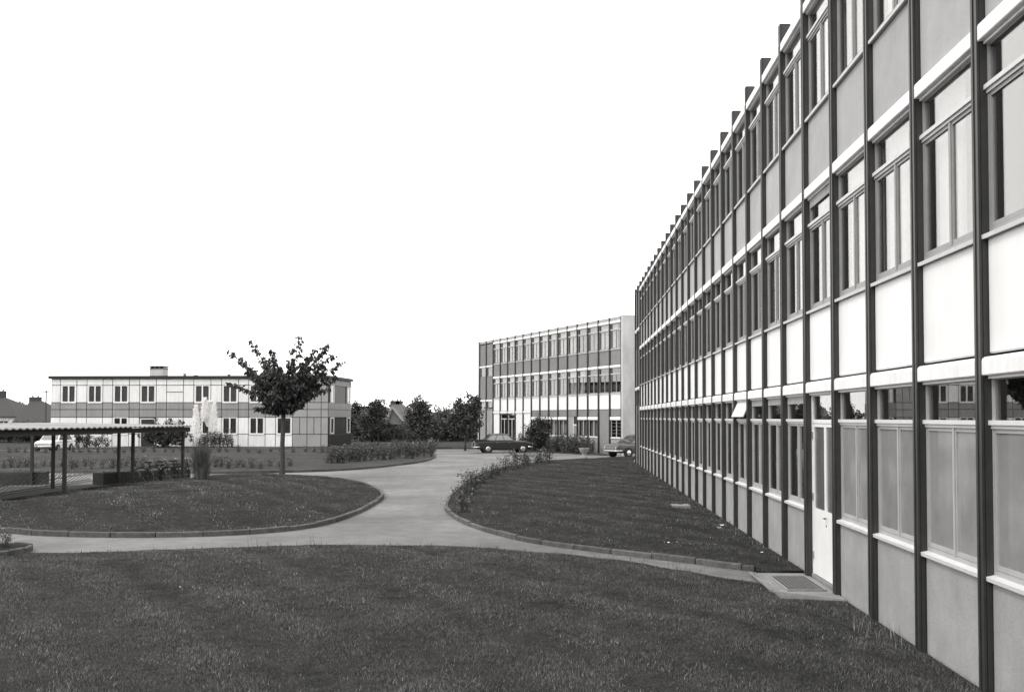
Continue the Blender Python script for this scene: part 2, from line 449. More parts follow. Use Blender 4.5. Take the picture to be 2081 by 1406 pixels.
def mk_h(poly, z0, H, Rr, seed, wob=.03):
    def h(P):
        d = edge_dist(P, poly); t = np.clip(d / Rr, 0, 1); t = t * t * (3 - 2 * t)
        w = np.sin(P[:, 0] * 1.7 + seed) * np.cos(P[:, 1] * 1.3) + .6 * np.sin(P[:, 0] * 3.9 + P[:, 1] * 2.7)
        return z0 + H * t + wob * w * np.clip(d / .8, 0, 1)
    return h
H_FG = mk_h(fg_poly, .035, .05, 2.0, 2); H_M = mk_h(mf + mbk[1:], .095, .34, 4.5, 5); H_R = mk_h(r_poly, .085, .06, 2.5, 9); H_I = mk_h(isl, .12, .08, 2.5, 12)
tg = lambda o, lab: tag(o, lab, 'grass', kind='stuff')
tg(blades('grass', fg_poly, H_FG, (-15, 4.0, 6.0, 21), lambda y: 8500 * (8 / max(y, 8)) ** .9, .016, .042, .0048, 'grass', 1), 'short dark grass of the front lawn')
tg(blades('dry_grass', fg_poly, H_FG, (-15, 4.0, 6.0, 21), lambda y: 450 * (8 / max(y, 8)) ** .5, .02, .05, .0055, 'dry_grass', 2, clump=1.0), 'pale dry blades scattered over the front lawn')
tg(blades('grass', mf + mbk[1:], H_M, (-22, -5, 21, 45), lambda y: 1500 * (20 / max(y, 20)) ** 1.0, .015, .04, .0075, 'grass', 3), 'mown grass on the mound of the island with the tree')
tg(blades('dry_grass', mf + mbk[1:], H_M, (-22, -5, 21, 45), lambda y: 50 * (20 / max(y, 20)) ** 1.0, .025, .06, .010, 'dry_grass', 33, clump=1.0), 'pale dry blades on the mound of the island with the tree')
tg(blades('grass', r_poly, H_R, (-5, 4.0, 16.5, 60), lambda y: 1900 * (17 / max(y, 17)) ** 1.1, .015, .04, .0065, 'grass', 4), 'mown grass beside the long curtain wall building')
tg(blades('dry_grass', r_poly, H_R, (-5, 4.0, 16.5, 60), lambda y: 30 * (17 / max(y, 17)) ** 1.1, .025, .055, .010, 'dry_grass', 44, clump=1.0), 'pale dry blades beside the long curtain wall building')

# ------------------------------------------------------------------ curtain wall buildings
P = 1.75
CACHE = {}
def cached(key, fn):
    if key not in CACHE: CACHE[key] = fn()
    return CACHE[key]
X0, X1 = .075, P - .075
def m_post():
    mb = MB()
    prof = [(-.075,-.12),(.075,-.12),(.075,.052),(.060,.052),(.060,.058),(.070,.058),(.070,.082),(.026,.082),(.026,.072),(-.026,.072),(-.026,.082),(-.070,.082),(-.070,.058),(-.060,.058),(-.060,.052),(-.075,.052)]
    mb.extr_z(prof, -.15, 9.92)
    return mb.mesh('post', 'post')
def m_panel(z0, z1, m):
    def f():
        b = .012
        mb = MB(); mb.box(X0 + .004, X1 - .004, -.05, -.012, z0 + .012, z1 - .012)
        mb.box(X0 + .004 + b, X1 - .004 - b, -.012, 0, z0 + .012 + b, z1 - .012 - b)
        return mb.mesh('spandrel_panel', m)
    return cached(('panel', z0, z1, m), f)
def m_box(z0, z1):
    def f():
        h = z1 - z0
        prof = [(-.05, z0), (.066, z0), (.074, z0 + .01), (.074, z1 - .045), (.066, z1 - .022), (.045, z1 - .006), (.0, z1), (-.05, z1)]
        mb = MB(); mb.extr_x(prof, X0 - .003, X1 + .003)
        mb.box(X0 + .01, X1 - .01, -.045, .02, z0 - .03, z0)
        return mb.mesh('shutter_box', 'box_white')
    return cached(('box', z0, z1), f)
def m_frame(z0, zt, z1, m, single):
    def f():
        mb = MB(); y0, y1 = -.09, -.018; w = .030 if m == 'frame_mid' else .034; hm = .022 if m == 'frame_mid' else .026
        mb.box(X0, X0 + w, y0, y1, z0, z1); mb.box(X1 - w, X1, y0, y1, z0, z1)
        mb.box(X0 + w, X1 - w, y0, y1, z0, z0 + .06); mb.box(X0 + w, X1 - w, y0, y1, z1 - .04, z1)
        if not single:
            xm = P / 2
            mb.box(xm - hm, xm + hm, y0 + .004, y1 + .008, z0 + .06, zt - .03)
            for a, b in ((X0 + w, xm - hm), (xm + hm, X1 - w)):      # sashes
                s = .026 if m == 'frame_mid' else .026
                mb.box(a + .004, a + s, y0 + .02, y1 - .006, z0 + .064, zt - .034); mb.box(b - s, b - .004, y0 + .02, y1 - .006, z0 + .064, zt - .034)
                mb.box(a + s, b - s, y0 + .02, y1 - .006, z0 + .064, z0 + .11); mb.box(a + s, b - s, y0 + .02, y1 - .006, zt - .075, zt - .034)
        return mb.mesh('window', m)
    return cached(('frame', z0, zt, z1, m, single), f)
GLASS = 'glass'
def m_pane(x0, x1, z0, z1, m=None):
    m = m or GLASS
    return cached(('pane', x0, x1, z0, z1, m), lambda: MB().box(x0, x1, -.046, -.040, z0, z1).mesh('pane', m))
def m_transom(zt):
    return cached(('tr', zt), lambda: MB().box(X0 - .002, X1 + .002, -.10, -.004, zt - .035, zt + .045).box(X0 - .002, X1 + .002, -.004, .02, zt + .0, zt + .045).mesh('transom', 'frame_light'))
def m_sill(z):
    return cached(('sill', z), lambda: MB().extr_x([(-.10, z - .02), (.055, z - .045), (.06, z - .005), (-.10, z + .03)], X0 - .002, X1 + .002).mesh('sill', 'frame_light'))
def m_curtain(x0, x1, z0, z1, m, amp=.008, wav=.24):
    def f():
        n = max(4, int((x1 - x0) / wav * 4)); vs, fs = [], []
        for i in range(n + 1):
            x = x0 + (x1 - x0) * i / n; y = -.20 + amp * math.sin(i * math.pi / 2 + .4)
            vs += [(x, y, z0), (x, y, z1)]
        for i in range(n): fs.append((2 * i, 2 * i + 2, 2 * i + 3, 2 * i + 1))
        return MB().add(vs, fs).mesh('curtain', m, fix=False)
    return cached(('cur', x0, x1, z0, z1, m), f)
RND = random.Random(11)
def window(T, x, z0, zt, z1, kind, style=None, open_top=0.0):
    fm = 'frame_mid' if kind == 'gnd' else 'frame_dark'
    single = kind == 'single'
    w = use('window', m_frame(z0, zt, z1, fm, single), T, (x, 0, 0))
    xm = P / 2
    if single:
        use('pane', m_pane(X0 + .045, X1 - .045, z0 + .06, z1 - .04), w)
    else:
        pm = 'frosted' if style == 'frosted' else GLASS
        e_, q_ = (.056, .048) if kind == 'gnd' else (.06, .052)
        for a, b in ((X0 + e_, xm - q_), (xm + q_, X1 - e_)): use('pane', m_pane(a, b, z0 + .11, zt - .075, pm), w, rz=RND.uniform(-.0022, .0022))
        tr = use('transom', m_transom(zt), w)
        if open_top:
            p = use('vent_light', cached(('vent', z1, zt), lambda: MB().box(X0 + .05, X1 - .05, 0, .02, -(z1 - zt - .09), 0).mesh('vent_light', 'net_curtain')), w, (0, -.02, z1 - .04))  # open glass light; its sky reflection is painted as matte curtain white
            p.rotation_euler = (open_top, 0, 0)
        else:
            use('pane', m_pane(X0 + (.03 if kind == 'gnd' else .034), X1 - (.03 if kind == 'gnd' else .034), zt + .045, z1 - .04), w)
        use('sill', m_sill(z0), w)
        if style == 'blind':
            use('blind', cached(('blind', z1), lambda: MB().box(X0 + .05, X1 - .05, -.03, -.005, z1 - .16, z1 - .005).mesh('blind', 'curtain')), w)
    if style in ('curtain', 'net'):
        use('curtain', m_curtain(X0 + .02, X1 - .02, z0 + .05, (zt if kind == 'gnd' else z1 - .02), 'curtain' if style == 'curtain' else 'net_curtain'), w)
    elif style == 'half':
        use('curtain', m_curtain(xm + .02, X1 - .02, z0 + .05, z1 - .02, 'net_curtain'), w)
    elif style == 'side':
        use('curtain', m_curtain(X0 + .02, X0 + .38, z0 + .05, z1 - .02, 'curtain'), w); use('curtain', m_curtain(X1 - .38, X1 - .02, z0 + .05, z1 - .02, 'curtain'), w)
    return w
def upper(T, x, s1, s2, gm='grey_panel', dz=0.0):
    use('spandrel_panel', m_panel(3.25, 4.38, 'white_panel'), T, (x, 0, 0))
    window(T, x, 4.40, 5.80, 6.26, 'up', s1)
    use('shutter_box', m_box(6.27, 6.455), T, (x, 0, 0))
    use('spandrel_panel', m_panel(6.47, 7.58, gm), T, (x, 0, 0))
    window(T, x, 7.60, 9.0 - dz * .5, 9.46 - dz, 'up', s2)
    use('shutter_box', m_box(9.47 - dz, 9.655 - dz), T, (x, 0, 0))
def stair_bay(T, x, gm='grey_panel_dark'):
    use('spandrel_panel', m_panel(-.15, 3.36, 'base_panel'), T, (x, 0, 0))
    window(T, x, 3.38, 3.38, 4.18, 'single'); use('shutter_box', m_box(4.18, 4.34), T, (x, 0, 0))
    use('spandrel_panel', m_panel(4.36, 6.5, gm), T, (x, 0, 0))
    window(T, x, 6.52, 6.52, 7.4, 'single'); use('shutter_box', m_box(7.4, 7.56), T, (x, 0, 0))
    use('spandrel_panel', m_panel(7.58, 9.58, gm), T, (x, 0, 0))
def shell(T, n, depth, top=9.8, endm='end_wall', low=0.0):
    L = n * P
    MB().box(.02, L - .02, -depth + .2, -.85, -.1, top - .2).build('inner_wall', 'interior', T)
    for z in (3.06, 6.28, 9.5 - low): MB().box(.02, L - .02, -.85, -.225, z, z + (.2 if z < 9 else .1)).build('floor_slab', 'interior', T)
    MB().box(-.35, -.085, -depth, .11, -.15, 9.95).build('end_wall', endm, T)
    MB().box(L + .085, L + .35, -depth, .06, -.15, 9.95).build('end_wall', endm, T)
    MB().box(-.08, L + .08, -depth, -depth + .19, -.15, 9.6).build('rear_wall', endm, T)
    MB().box(-.08, L + .08, -depth + .2, -.125, top - .19, top).build('roof', 'roof_strip', T)
    pm = m_post()
    for i in range(n + 1): use('post', pm, T, (i * P, 0, 0))
    for i in range(n): use('coping', cached(('cop', top), lambda: MB().box(X0 - .002, X1 + .002, -.12, .03, 9.665 - low, top - .002).mesh('coping', 'roof_strip')), T, (i * P, 0, 0))

# long building on the right: local x runs away along the wall, local y points out of the wall
FX, Y0 = 4.05, 9.63
NB, NEAR = 27, 5
T = empty('school_building', (FX, Y0 - NEAR * P, 0), R(90))
tag(T, 'long three-storey school building with dark posts and white panels beside the lawn', 'building')
shell(T, NB + NEAR, 11.0, 9.63, low=.07)
for i in range(-NEAR, NB):
    x = (i + NEAR) * P
    if i >= NB - 2: stair_bay(T, x); continue
    st = lambda: RND.choice(['net', 'half', 'net', None, 'curtain', None])
    s1 = {-1: None, 0: 'half', 1: 'half', 2: 'net', 3: 'blind'}.get(i, st()); s2 = {3: 'net', 4: 'half'}.get(i, st())
    upper(T, x, s1, s2, dz=.075)
    use('shutter_box', m_box(3.05, 3.235), T, (x, 0, 0))
    if i == 3:
        d = MB()
        y0, y1 = -.09, -.02
        d.box(X0, X0 + .05, y0, y1, .10, 3.05); d.box(X1 - .05, X1, y0, y1, .10, 3.05); d.box(X0 + .05, X1 - .05, y0, y1, 2.56, 2.62); d.box(X0 + .05, X1 - .05, y0, y1, 3.0, 3.05)
        d = d.build('door_frame', 'door_white', T, loc=(x, 0, 0))
        use('pane', m_pane(X0 + .05, X1 - .05, 2.62, 3.0), d)
        xm = P / 2
        for k, (a, b) in enumerate(((X0 + .055, xm - .004), (xm + .004, X1 - .055))):
            lf = MB().box(a, b, -.075, -.03, .115, 1.18).box(a, a + .05, -.075, -.03, 1.18, 2.5).box(b - .05, b, -.075, -.03, 1.18, 2.5).box(a, b, -.075, -.03, 2.5, 2.555).build('door_leaf', 'door_white', T, loc=(x, 0, 0))
            MB().box(a + .05, b - .05, -.058, -.05, 1.18, 2.5).build('pane', 'door_glass', lf)
            for hz in (.35, 1.3, 2.3): MB().box((a - .012 if k == 0 else b - .012), (a + .012 if k == 0 else b + .012), -.03, -.005, hz, hz + .12).build('hinge', 'steel', lf)
            if k == 0:
                MB().tube([(b - .05, -.03, 1.08), (b - .05, .02, 1.08), (b - .17, .025, 1.08)], .009).build('handle', 'iron', lf)
                MB().lathe([(.016, -.03), (.016, -.022)], 10, 'y', (b - .05, 0, .96)).build('lock', 'iron', lf)
        MB().box(X0, X1, -.12, -.0, -.15, .10).build('threshold', 'concrete', T, loc=(x, 0, 0))
        continue
    use('spandrel_panel', m_panel(-.15, 1.11, 'base_panel'), T, (x, 0, 0))
    gs = 'frosted' if i < 3 else RND.choice([None, None, 'side', 'curtain', None])
    window(T, x, 1.15, 2.58, 3.05, 'gnd', 'blind' if i in (4, 5, 6) else gs, open_top=R(24) if i == 7 else 0)

# second building further back
GLASS = 'glass_mid'
c_r, c_l = Vector((4.06, 71.4, 0)), Vector((-8.4, 97, 0))
u = (c_l - c_r).normalized()
T = empty('school_building', tuple(c_r), math.atan2(u.y, u.x))
tag(T, 'three-storey school block with bare concrete end wall behind the parked cars', 'building')
shell(T, 16, 11.0, 9.9)
for j in range(16):
    x = j * P
    if j >= 14: stair_bay(T, x); continue
    s1 = None if j < 3 else RND.choice(['curtain', 'curtain', 'net', 'curtain', 'half']); s2 = RND.choice(['curtain', 'net', 'curtain', 'half', 'net'])
    upper(T, x, s1, s2, 'grey_panel_dark')
    if j in (9, 10, 13):
        use('shutter_box', m_box(3.05, 3.235), T, (x, 0, 0)); use('spandrel_panel', m_panel(.62, 3.04, 'white_panel'), T, (x, 0, 0)); use('spandrel_panel', m_panel(-.15, .60, 'base_panel'), T, (x, 0, 0))
    elif j in (11, 12):
        use('shutter_box', m_box(3.05, 3.235), T, (x, 0, 0))
        d = MB().box(X0, X0 + .05, -.09, -.02, .0, 3.05).box(X1 - .05, X1, -.09, -.02, .0, 3.05).box(X0 + .05, X1 - .05, -.09, -.02, 2.5, 2.58).box(X0 + .05, X1 - .05, -.09, -.02, 3.0, 3.05).box(P / 2 - .04, P / 2 + .04, -.09, -.02, .0, 2.5).box(X0 + .05, P / 2 - .04, -.09, -.02, 0, .25).box(P / 2 + .04, X1 - .05, -.09, -.02, 0, .25).build('glazed_door', 'frame_light', T, loc=(x, 0, 0))
        for a, b, z0, z1 in ((X0 + .05, P / 2 - .04, .25, 2.5), (P / 2 + .04, X1 - .05, .25, 2.5), (X0 + .05, X1 - .05, 2.58, 3.0)): use('pane', m_pane(a, b, z0, z1), d)
    elif j == 1:
        use('spandrel_panel', m_panel(-.15, 3.24, 'grey_panel_dark'), T, (x, 0, 0))
    elif j == 4:
        use('spandrel_panel', m_panel(2.72, 3.24, 'grey_panel_dark'), T, (x, 0, 0))
        MB().box(P / 2, X1 - .004, -.05, 0, -.1, 2.71).build('wall_panel', 'base_panel', T, loc=(x, 0, 0))
        a, b = X0 + .03, P / 2 - .02
        d = MB().box(a, a + .07, -.07, -.01, 0, 2.71).box(b - .07, b, -.07, -.01, 0, 2.71).box(a + .07, b - .07, -.07, -.01, 2.05, 2.14).box(a + .07, b - .07, -.07, -.01, 0, .9).build('door', 'door_white', T, loc=(x, 0, 0))
        MB().box(a + .07, b - .07, -.05, -.04, .9, 2.05).build('pane', 'frosted', d); MB().box(a + .07, b - .07, -.05, -.04, 2.14, 2.7).build('pane', 'interior', d)
    else:
        use('spandrel_panel', m_panel(2.72, 3.24, 'grey_panel_dark'), T, (x, 0, 0)); use('shutter_box', m_box(2.49, 2.71), T, (x, 0, 0))
        fr = MB().box(X0, X0 + .05, -.1, -.03, 1.2, 2.49).box(X1 - .05, X1, -.1, -.03, 1.2, 2.49).box(P / 2 - .03, P / 2 + .03, -.1, -.03, 1.2, 2.49).box(X0 + .05, P / 2 - .03, -.1, -.03, 1.2, 1.26).box(P / 2 + .03, X1 - .05, -.1, -.03, 1.2, 1.26).build('window', 'frame_light', T, loc=(x, 0, 0))
        for a, b in ((X0 + .05, P / 2 - .03), (P / 2 + .03, X1 - .05)): use('pane', m_pane(a, b, 1.26, 2.49), fr)
        use('sill', m_sill(1.18), fr)
        if j == 0:
            for z in (1.5, 1.75, 2.0, 2.25): MB().box(X0, X1, -.03, -.015, z, z + .02).build('glazing_bar', 'frame_dark', fr)
        else: use('curtain', m_curtain(X0 + .02, X1 - .02, 1.22, 2.48, 'curtain', .03, .2), fr)
        use('spandrel_panel', m_panel(-.15, 1.13, 'base_panel'), T, (x, 0, 0))

# ------------------------------------------------------------------ pale two-storey building on the left
LC = Vector((-20.5, 87.0, 0)); LROT = R(180 - 2.0)
T = empty('pale_building', tuple(LC), LROT)
tag(T, 'pale two-storey panelled building with flat dark roof edge behind the rose island', 'building')
ux = Vector((math.cos(LROT), math.sin(LROT), 0))      # runs left along the front
def sx(px):
    d = ray(px, 850); nrm = Vector((-ux.y, ux.x, 0))
    t = nrm.dot(LC - Vector((0, 0, 0))) / nrm.dot(Vector((d.x, d.y, 0)))
    return (Vector((d.x * t, d.y * t, 0)) - LC).dot(ux)
cols = [102.7, 121.7, 155, 175.6, 208.2, 228, 262, 282.7, 317, 337.7, 372, 393, 427.8, 449.5, 484, 504.6, 539, 560, 594.4]
gcols = [594.4, 609, 624, 638, 652.5, 667.5]
rows = [(.13, 1.22), (1.22, 2.68), (2.68, 3.36), (3.36, 3.97), (3.97, 5.48), (5.48, 6.03)]
S = [sx(c) for c in cols]; GS = [sx(c) for c in gcols]; GS[-1] = 0.03
LEN = S[0]
DEP = 8.0
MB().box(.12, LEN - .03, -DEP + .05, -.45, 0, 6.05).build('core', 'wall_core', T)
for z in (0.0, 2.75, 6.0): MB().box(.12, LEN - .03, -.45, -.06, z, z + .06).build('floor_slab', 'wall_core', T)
g = .03
def lpanel(s0, s1, z0, z1, m, name='wall_panel'):
    return MB().box(s1 + g, s0 - g, -.05, 0, z0 + g, z1 - g).build(name, m, T)
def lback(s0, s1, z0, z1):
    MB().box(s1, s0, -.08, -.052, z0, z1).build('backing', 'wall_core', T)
def lwin(s0, s1, z0, z1, cur='dim_curtain'):
    a, b = s1 + .10, s0 - .10
    w = MB()
    for q in ((a, a + .09, z0, z1), (b - .09, b, z0, z1), (a + .09, b - .09, z0, z0 + .08), (a + .09, b - .09, z1 - .07, z1), ((a + b) / 2 - .06, (a + b) / 2 + .06, z0 + .08, z1 - .07)):
        w.box(q[0], q[1], -.09, -.01, q[2], q[3])
    w = w.build('window', 'wall_white', T)
    m_ = (a + b) / 2
    for p0, p1 in ((a + .09, m_ - .06), (m_ + .06, b - .09)):
        MB().box(p0, p1, -.055, -.05, z0 + .08, z1 - .07).build('pane', 'glass_far', w)
        c = MB(); n = 8; vs = []; fs = []
        for i in range(n + 1):
            x = p0 + (p1 - p0) * i / n; vs += [(x, -.13 + .03 * (i % 2), z0 + .06), (x, -.13 + .03 * (i % 2), z1 - .05)]
        c.add(vs, [(2 * i, 2 * i + 2, 2 * i + 3, 2 * i + 1) for i in range(n)]).build('curtain', cur, w)
    MB().box(a - .03, b + .03, -.05, .06, z0 - .05, z0 - .003).build('sill', 'wall_white', w)
    for p0, p1 in ((s1 + g, a - .004), (b + .004, s0 - g)): MB().box(p0, p1, -.05, -.004, z0 + g, z1 - g).build('wall_panel', 'wall_white', T)
for r, (z0, z1) in enumerate(rows):
    for k in range(len(S) - 1):
        s0, s1 = S[k], S[k + 1]; wide = k % 2 == 1; W = (k + 1) // 2
        m = 'wall_grey' if r in (2, 3) else 'wall_white'
        if wide and r == 4 and W != 5: lwin(s0, s1, z0, z1); continue
        if wide and r == 4 and W == 5:
            lback(s0, s1, z0, z1); lpanel(s0, s1, z0, 4.88, m); lpanel(s0, s1, 4.88, z1, m); continue
        if wide and r == 1 and W in (6, 7, 8, 9): lwin(s0, s1, z0, z1); continue
        if wide and r == 1 and W == 3: lwin(s0, s1, z0, z1, 'interior'); continue
        if wide and W == 4 and r in (0, 1):
            if r == 1:
                d = MB().box(s1 + .05, s1 + .17, -.09, -.02, .13, 2.6).box(s0 - .17, s0 - .05, -.09, -.02, .13, 2.6).box(s1 + .17, s0 - .17, -.09, -.02, 2.5, 2.6).build('entrance_door', 'frame_light', T)
                MB().box(s1 + .17, s0 - .17, -.07, -.06, .13, 2.5).build('pane', 'interior', d)
            continue
        if r in (0, 1) and not (wide and W == 4): pass
        lback(s0, s1, z0, z1); lpanel(s0, s1, z0, z1, m)
    for k in range(len(GS) - 1):
        if r in (0, 2, 3):
            if k == 4 or k % 2 == 0:
                s0 = GS[k]; s1 = GS[min(k + 2, 5)] if k < 4 else GS[5]
                lback(s0, s1, z0, z1); lpanel(s0, s1, z0, z1, 'wall_pale')
        else:
            lback(GS[k], GS[k + 1], z0, z1); lpanel(GS[k], GS[k + 1], z0, z1, 'wall_pale')
MB().box(-.02, LEN + .02, -DEP, .03, -.05, .13).build('plinth', 'wall_white', T)
MB().box(-.12, LEN + .18, -DEP - .12, .16, 6.05, 6.30).build('roof', 'fascia', T)
# right end: loggias
def rp(y0, y1, z0, z1, m, name='wall_panel', x0=-.0, x1=.05): return MB().box(x0, x1, y0, y1, z0, z1).build(name, m, T)
ys = [-.03, -2.0, -4.1, -6.2, -DEP + .05]
for k in range(4):
    rp(ys[k + 1] + g, ys[k] - g, 5.50, 6.02, 'wall_pale')
for (z0, z1) in ((3.38, 3.95), (2.70, 3.34)): rp(ys[4] + g, ys[0] - g, z0, z1, 'wall_pale')
rp(-.30, -.03, .13, 6.03, 'wall_core', 'corner_strip', .055, .11); rp(ys[4], ys[4] + .25, .13, 6.03, 'wall_core', 'corner_strip', .055, .11)
for lv, (z0, z1) in enumerate(((1.22, 2.68), (3.97, 5.48))):
    for (a, b) in ((-1.9, -.75), (-DEP + .35, -DEP + 1.5)):
        f = MB()
        for q in ((a, a + .14, z0, z1), (b - .14, b, z0, z1), (a + .14, b - .14, z0, z0 + .1), (a + .14, b - .14, z1 - .1, z1)): f.box(-.01, .09, q[0], q[1], q[2], q[3])
        f = f.build('window', 'wall_white', T)
        MB().box(.03, .036, a + .14, b - .14, z0 + .1, z1 - .1).build('pane', 'glass', f)
    n = 6; a, b = -5.9, -2.1
    for k in range(n):
        rp(a + (b - a) * k / n + .02, a + (b - a) * (k + 1) / n - .02, z0, z1, 'wood_panel' if lv else 'interior', 'infill_board', .05, .085)
rl = MB().box(-.06, -.02, -DEP + .1, -.1, 1.12, 1.20).build('railing', 'iron', T)
for k in range(40):
    y = -.15 - k * (DEP - .3) / 39; MB().box(-.055, -.03, y - .045, y + .045, .15, 1.118).build('bar', 'iron', rl)
# roof chimney and vents
cx = sx(290)
ch = MB().box(cx - .62, cx + .62, -3.6, -2.6, 6.3, 7.05).build('chimney', 'render_wall', T)
MB().box(cx - .68, cx + .68, -3.66, -2.54, 7.05, 7.10).build('ledge', 'fascia', ch)
for dx in (-.58, -.2, .2, .58):
    MB().box(cx + dx - .05, cx + dx + .05, -3.5, -2.7, 7.10, 7.24).build('leg', 'render_wall', ch)
MB().box(cx - .72, cx + .72, -3.7, -2.5, 7.24, 7.30).build('cap', 'fascia', ch)
for px, h in ((355, .22), (378, .1), (447, .16)):
    c = sx(px); MB().lathe([(.12, 6.3), (.12, 6.3 + h), (.2, 6.3 + h), (.2, 6.36 + h)], 10, 'z', (c, -2.0, 0)).build('roof_vent', 'stone', T)

# ------------------------------------------------------------------ foliage tools
def leaves(rng, C, D, L, W, droop=0.0):
    """rhombic leaves at C (n,3) along D; returns (n,4,3)."""
    n = len(C); D = D / np.maximum(np.linalg.norm(D, axis=1, keepdims=True), 1e-6)
    r = rng.normal(size=(n, 3)); S_ = np.cross(D, r); S_ /= np.maximum(np.linalg.norm(S_, axis=1, keepdims=True), 1e-6)
    l = L * rng.uniform(.65, 1.3, (n, 1)); w = W * rng.uniform(.7, 1.3, (n, 1))
    N_ = np.cross(D, S_)
    mid = C + D * l * .45
    return np.stack([C, mid + S_ * w / 2 + N_ * w * .15, C + D * l, mid - S_ * w / 2 + N_ * w * .15], 1)
def rand_dirs(rng, n, up=0.0):
    d = rng.normal(size=(n, 3)); d[:, 2] += up; return d
def crown_mesh(name, ells, n, L, W, m, seed, clump=.35, up=-.2, nclump=None):
    """leaf clumps spread through a union of ellipsoids (cx,cy,cz,rx,ry,rz)."""
    rng = np.random.default_rng(seed); vol = np.array([e[3] * e[4] * e[5] for e in ells]); vol = vol / vol.sum()
    nc = nclump or max(20, n // 26)
    k = rng.choice(len(ells), nc, p=vol); E = np.array(ells)[k]
    d = rng.normal(size=(nc, 3)); d /= np.linalg.norm(d, axis=1, keepdims=True)
    rr = rng.random((nc, 1)) ** .45 * rng.uniform(.75, 1.12, (nc, 1))
    cc = E[:, :3] + d * rr * E[:, 3:]
    idx = rng.integers(0, nc, n); sz = clump * rng.uniform(.4, 1.2, nc)
    C = cc[idx] + rng.normal(size=(n, 3)) * sz[idx][:, None] * .5
    return quick_mesh(name, leaves(rng, C, rand_dirs(rng, n, up), L, W), 4, m)

# ------------------------------------------------------------------ young tree on the mound
def vase_tree():
    Yt = 41.6
    b0 = AT(573, 968, Yt); zb = float(H_M(np.array([[b0.x, Yt]]))[0])
    T = empty('young_tree', (b0.x, Yt, zb - .03))
    tag(T, 'young vase-shaped tree with dark drooping leaves on the grass mound', 'tree')
    o = Vector((b0.x, Yt, zb - .03))
    cb = AT(576, 838, Yt) - o
    rng = np.random.default_rng(5)
    tr = MB(); tr.tube([(0, 0, -.1), (0, 0, .0), (.02, 0, .5), (.0, .01, 1.3), (.03, 0, 2.0), tuple(cb)], [.15, .13, .105, .096, .088, .09], 9)
    tr.build('trunk', 'bark', T, smooth=True)
    tips = [(468,716,0),(512,695,.5),(548,712,-.6),(560,732,.9),(590,742,0),(610,688,.3),(640,712,-.5),(664,703,.4),(676,722,-.9),(691,738,.2),(466,778,.3),(680,768,.5),(664,790,-.4),(520,790,-.6),(505,758,.9),(628,806,.3),(523,829,-.2),(545,762,1.4),(600,765,-1.5),(630,752,1.6),(570,748,-1.6),(612,800,1.3),(552,800,-1.3),(490,738,-.8),(655,745,1.0),(540,738,.4),(625,728,.8),(585,770,.2),(541,812,.7),(606,822,-.6)]
    lm = MB(); C, D = [], []
    for k, (px, py, dy) in enumerate(tips):
        tip = AT(px, py, Yt + dy) - o
        mid = cb + (tip - cb) * .45 + Vector((rng.uniform(-.1, .1), rng.uniform(-.1, .1), .10 * (tip - cb).length * (1 if py < 800 else -.3)))
        n = 16; pts = []
        for i in range(n + 1):
            t = i / n; pts.append(cb * (1 - t) ** 2 + mid * (2 * t * (1 - t)) + tip * t * t)
        lm.tube(pts[::2], [.035 * (1 - i / 8) + .006 for i in range(9)], 5)
        thin = py > 770 and (px < 480 or 515 < px < 526)
        for i in range(2, n + 1):
            t = i / n; p = pts[i]
            full = min(1 - t, t * 1.5)
            for j in range(3 if t < .75 else 2):
                ln = rng.uniform(.05, .10) if thin and t > .5 else rng.uniform(.05, .18 + .5 * full)
                dr = Vector(rng.normal(size=3)); dr.z = abs(dr.z) * .6 + .1; dr.normalize()
                q = p + dr * ln
                if ln > .25: lm.tube([p, q], [.008, .004], 4, cap=False)
                for h in range(14 if ln > .2 else 6):
                    a = p + (q - p) * rng.uniform(.3, 1.05) + Vector(rng.normal(size=3)) * .03
                    C.append(a); D.append((dr.x * .5 + rng.normal() * .45, dr.y * .5 + rng.normal() * .45, -.75 + rng.normal() * .35))
    lm.build('limbs', 'bark', T)
    V = leaves(rng, np.array(C), np.array(D), .20, .095)
    use('crown', quick_mesh('crown', V, 4, 'leaf'), T)
vase_tree()

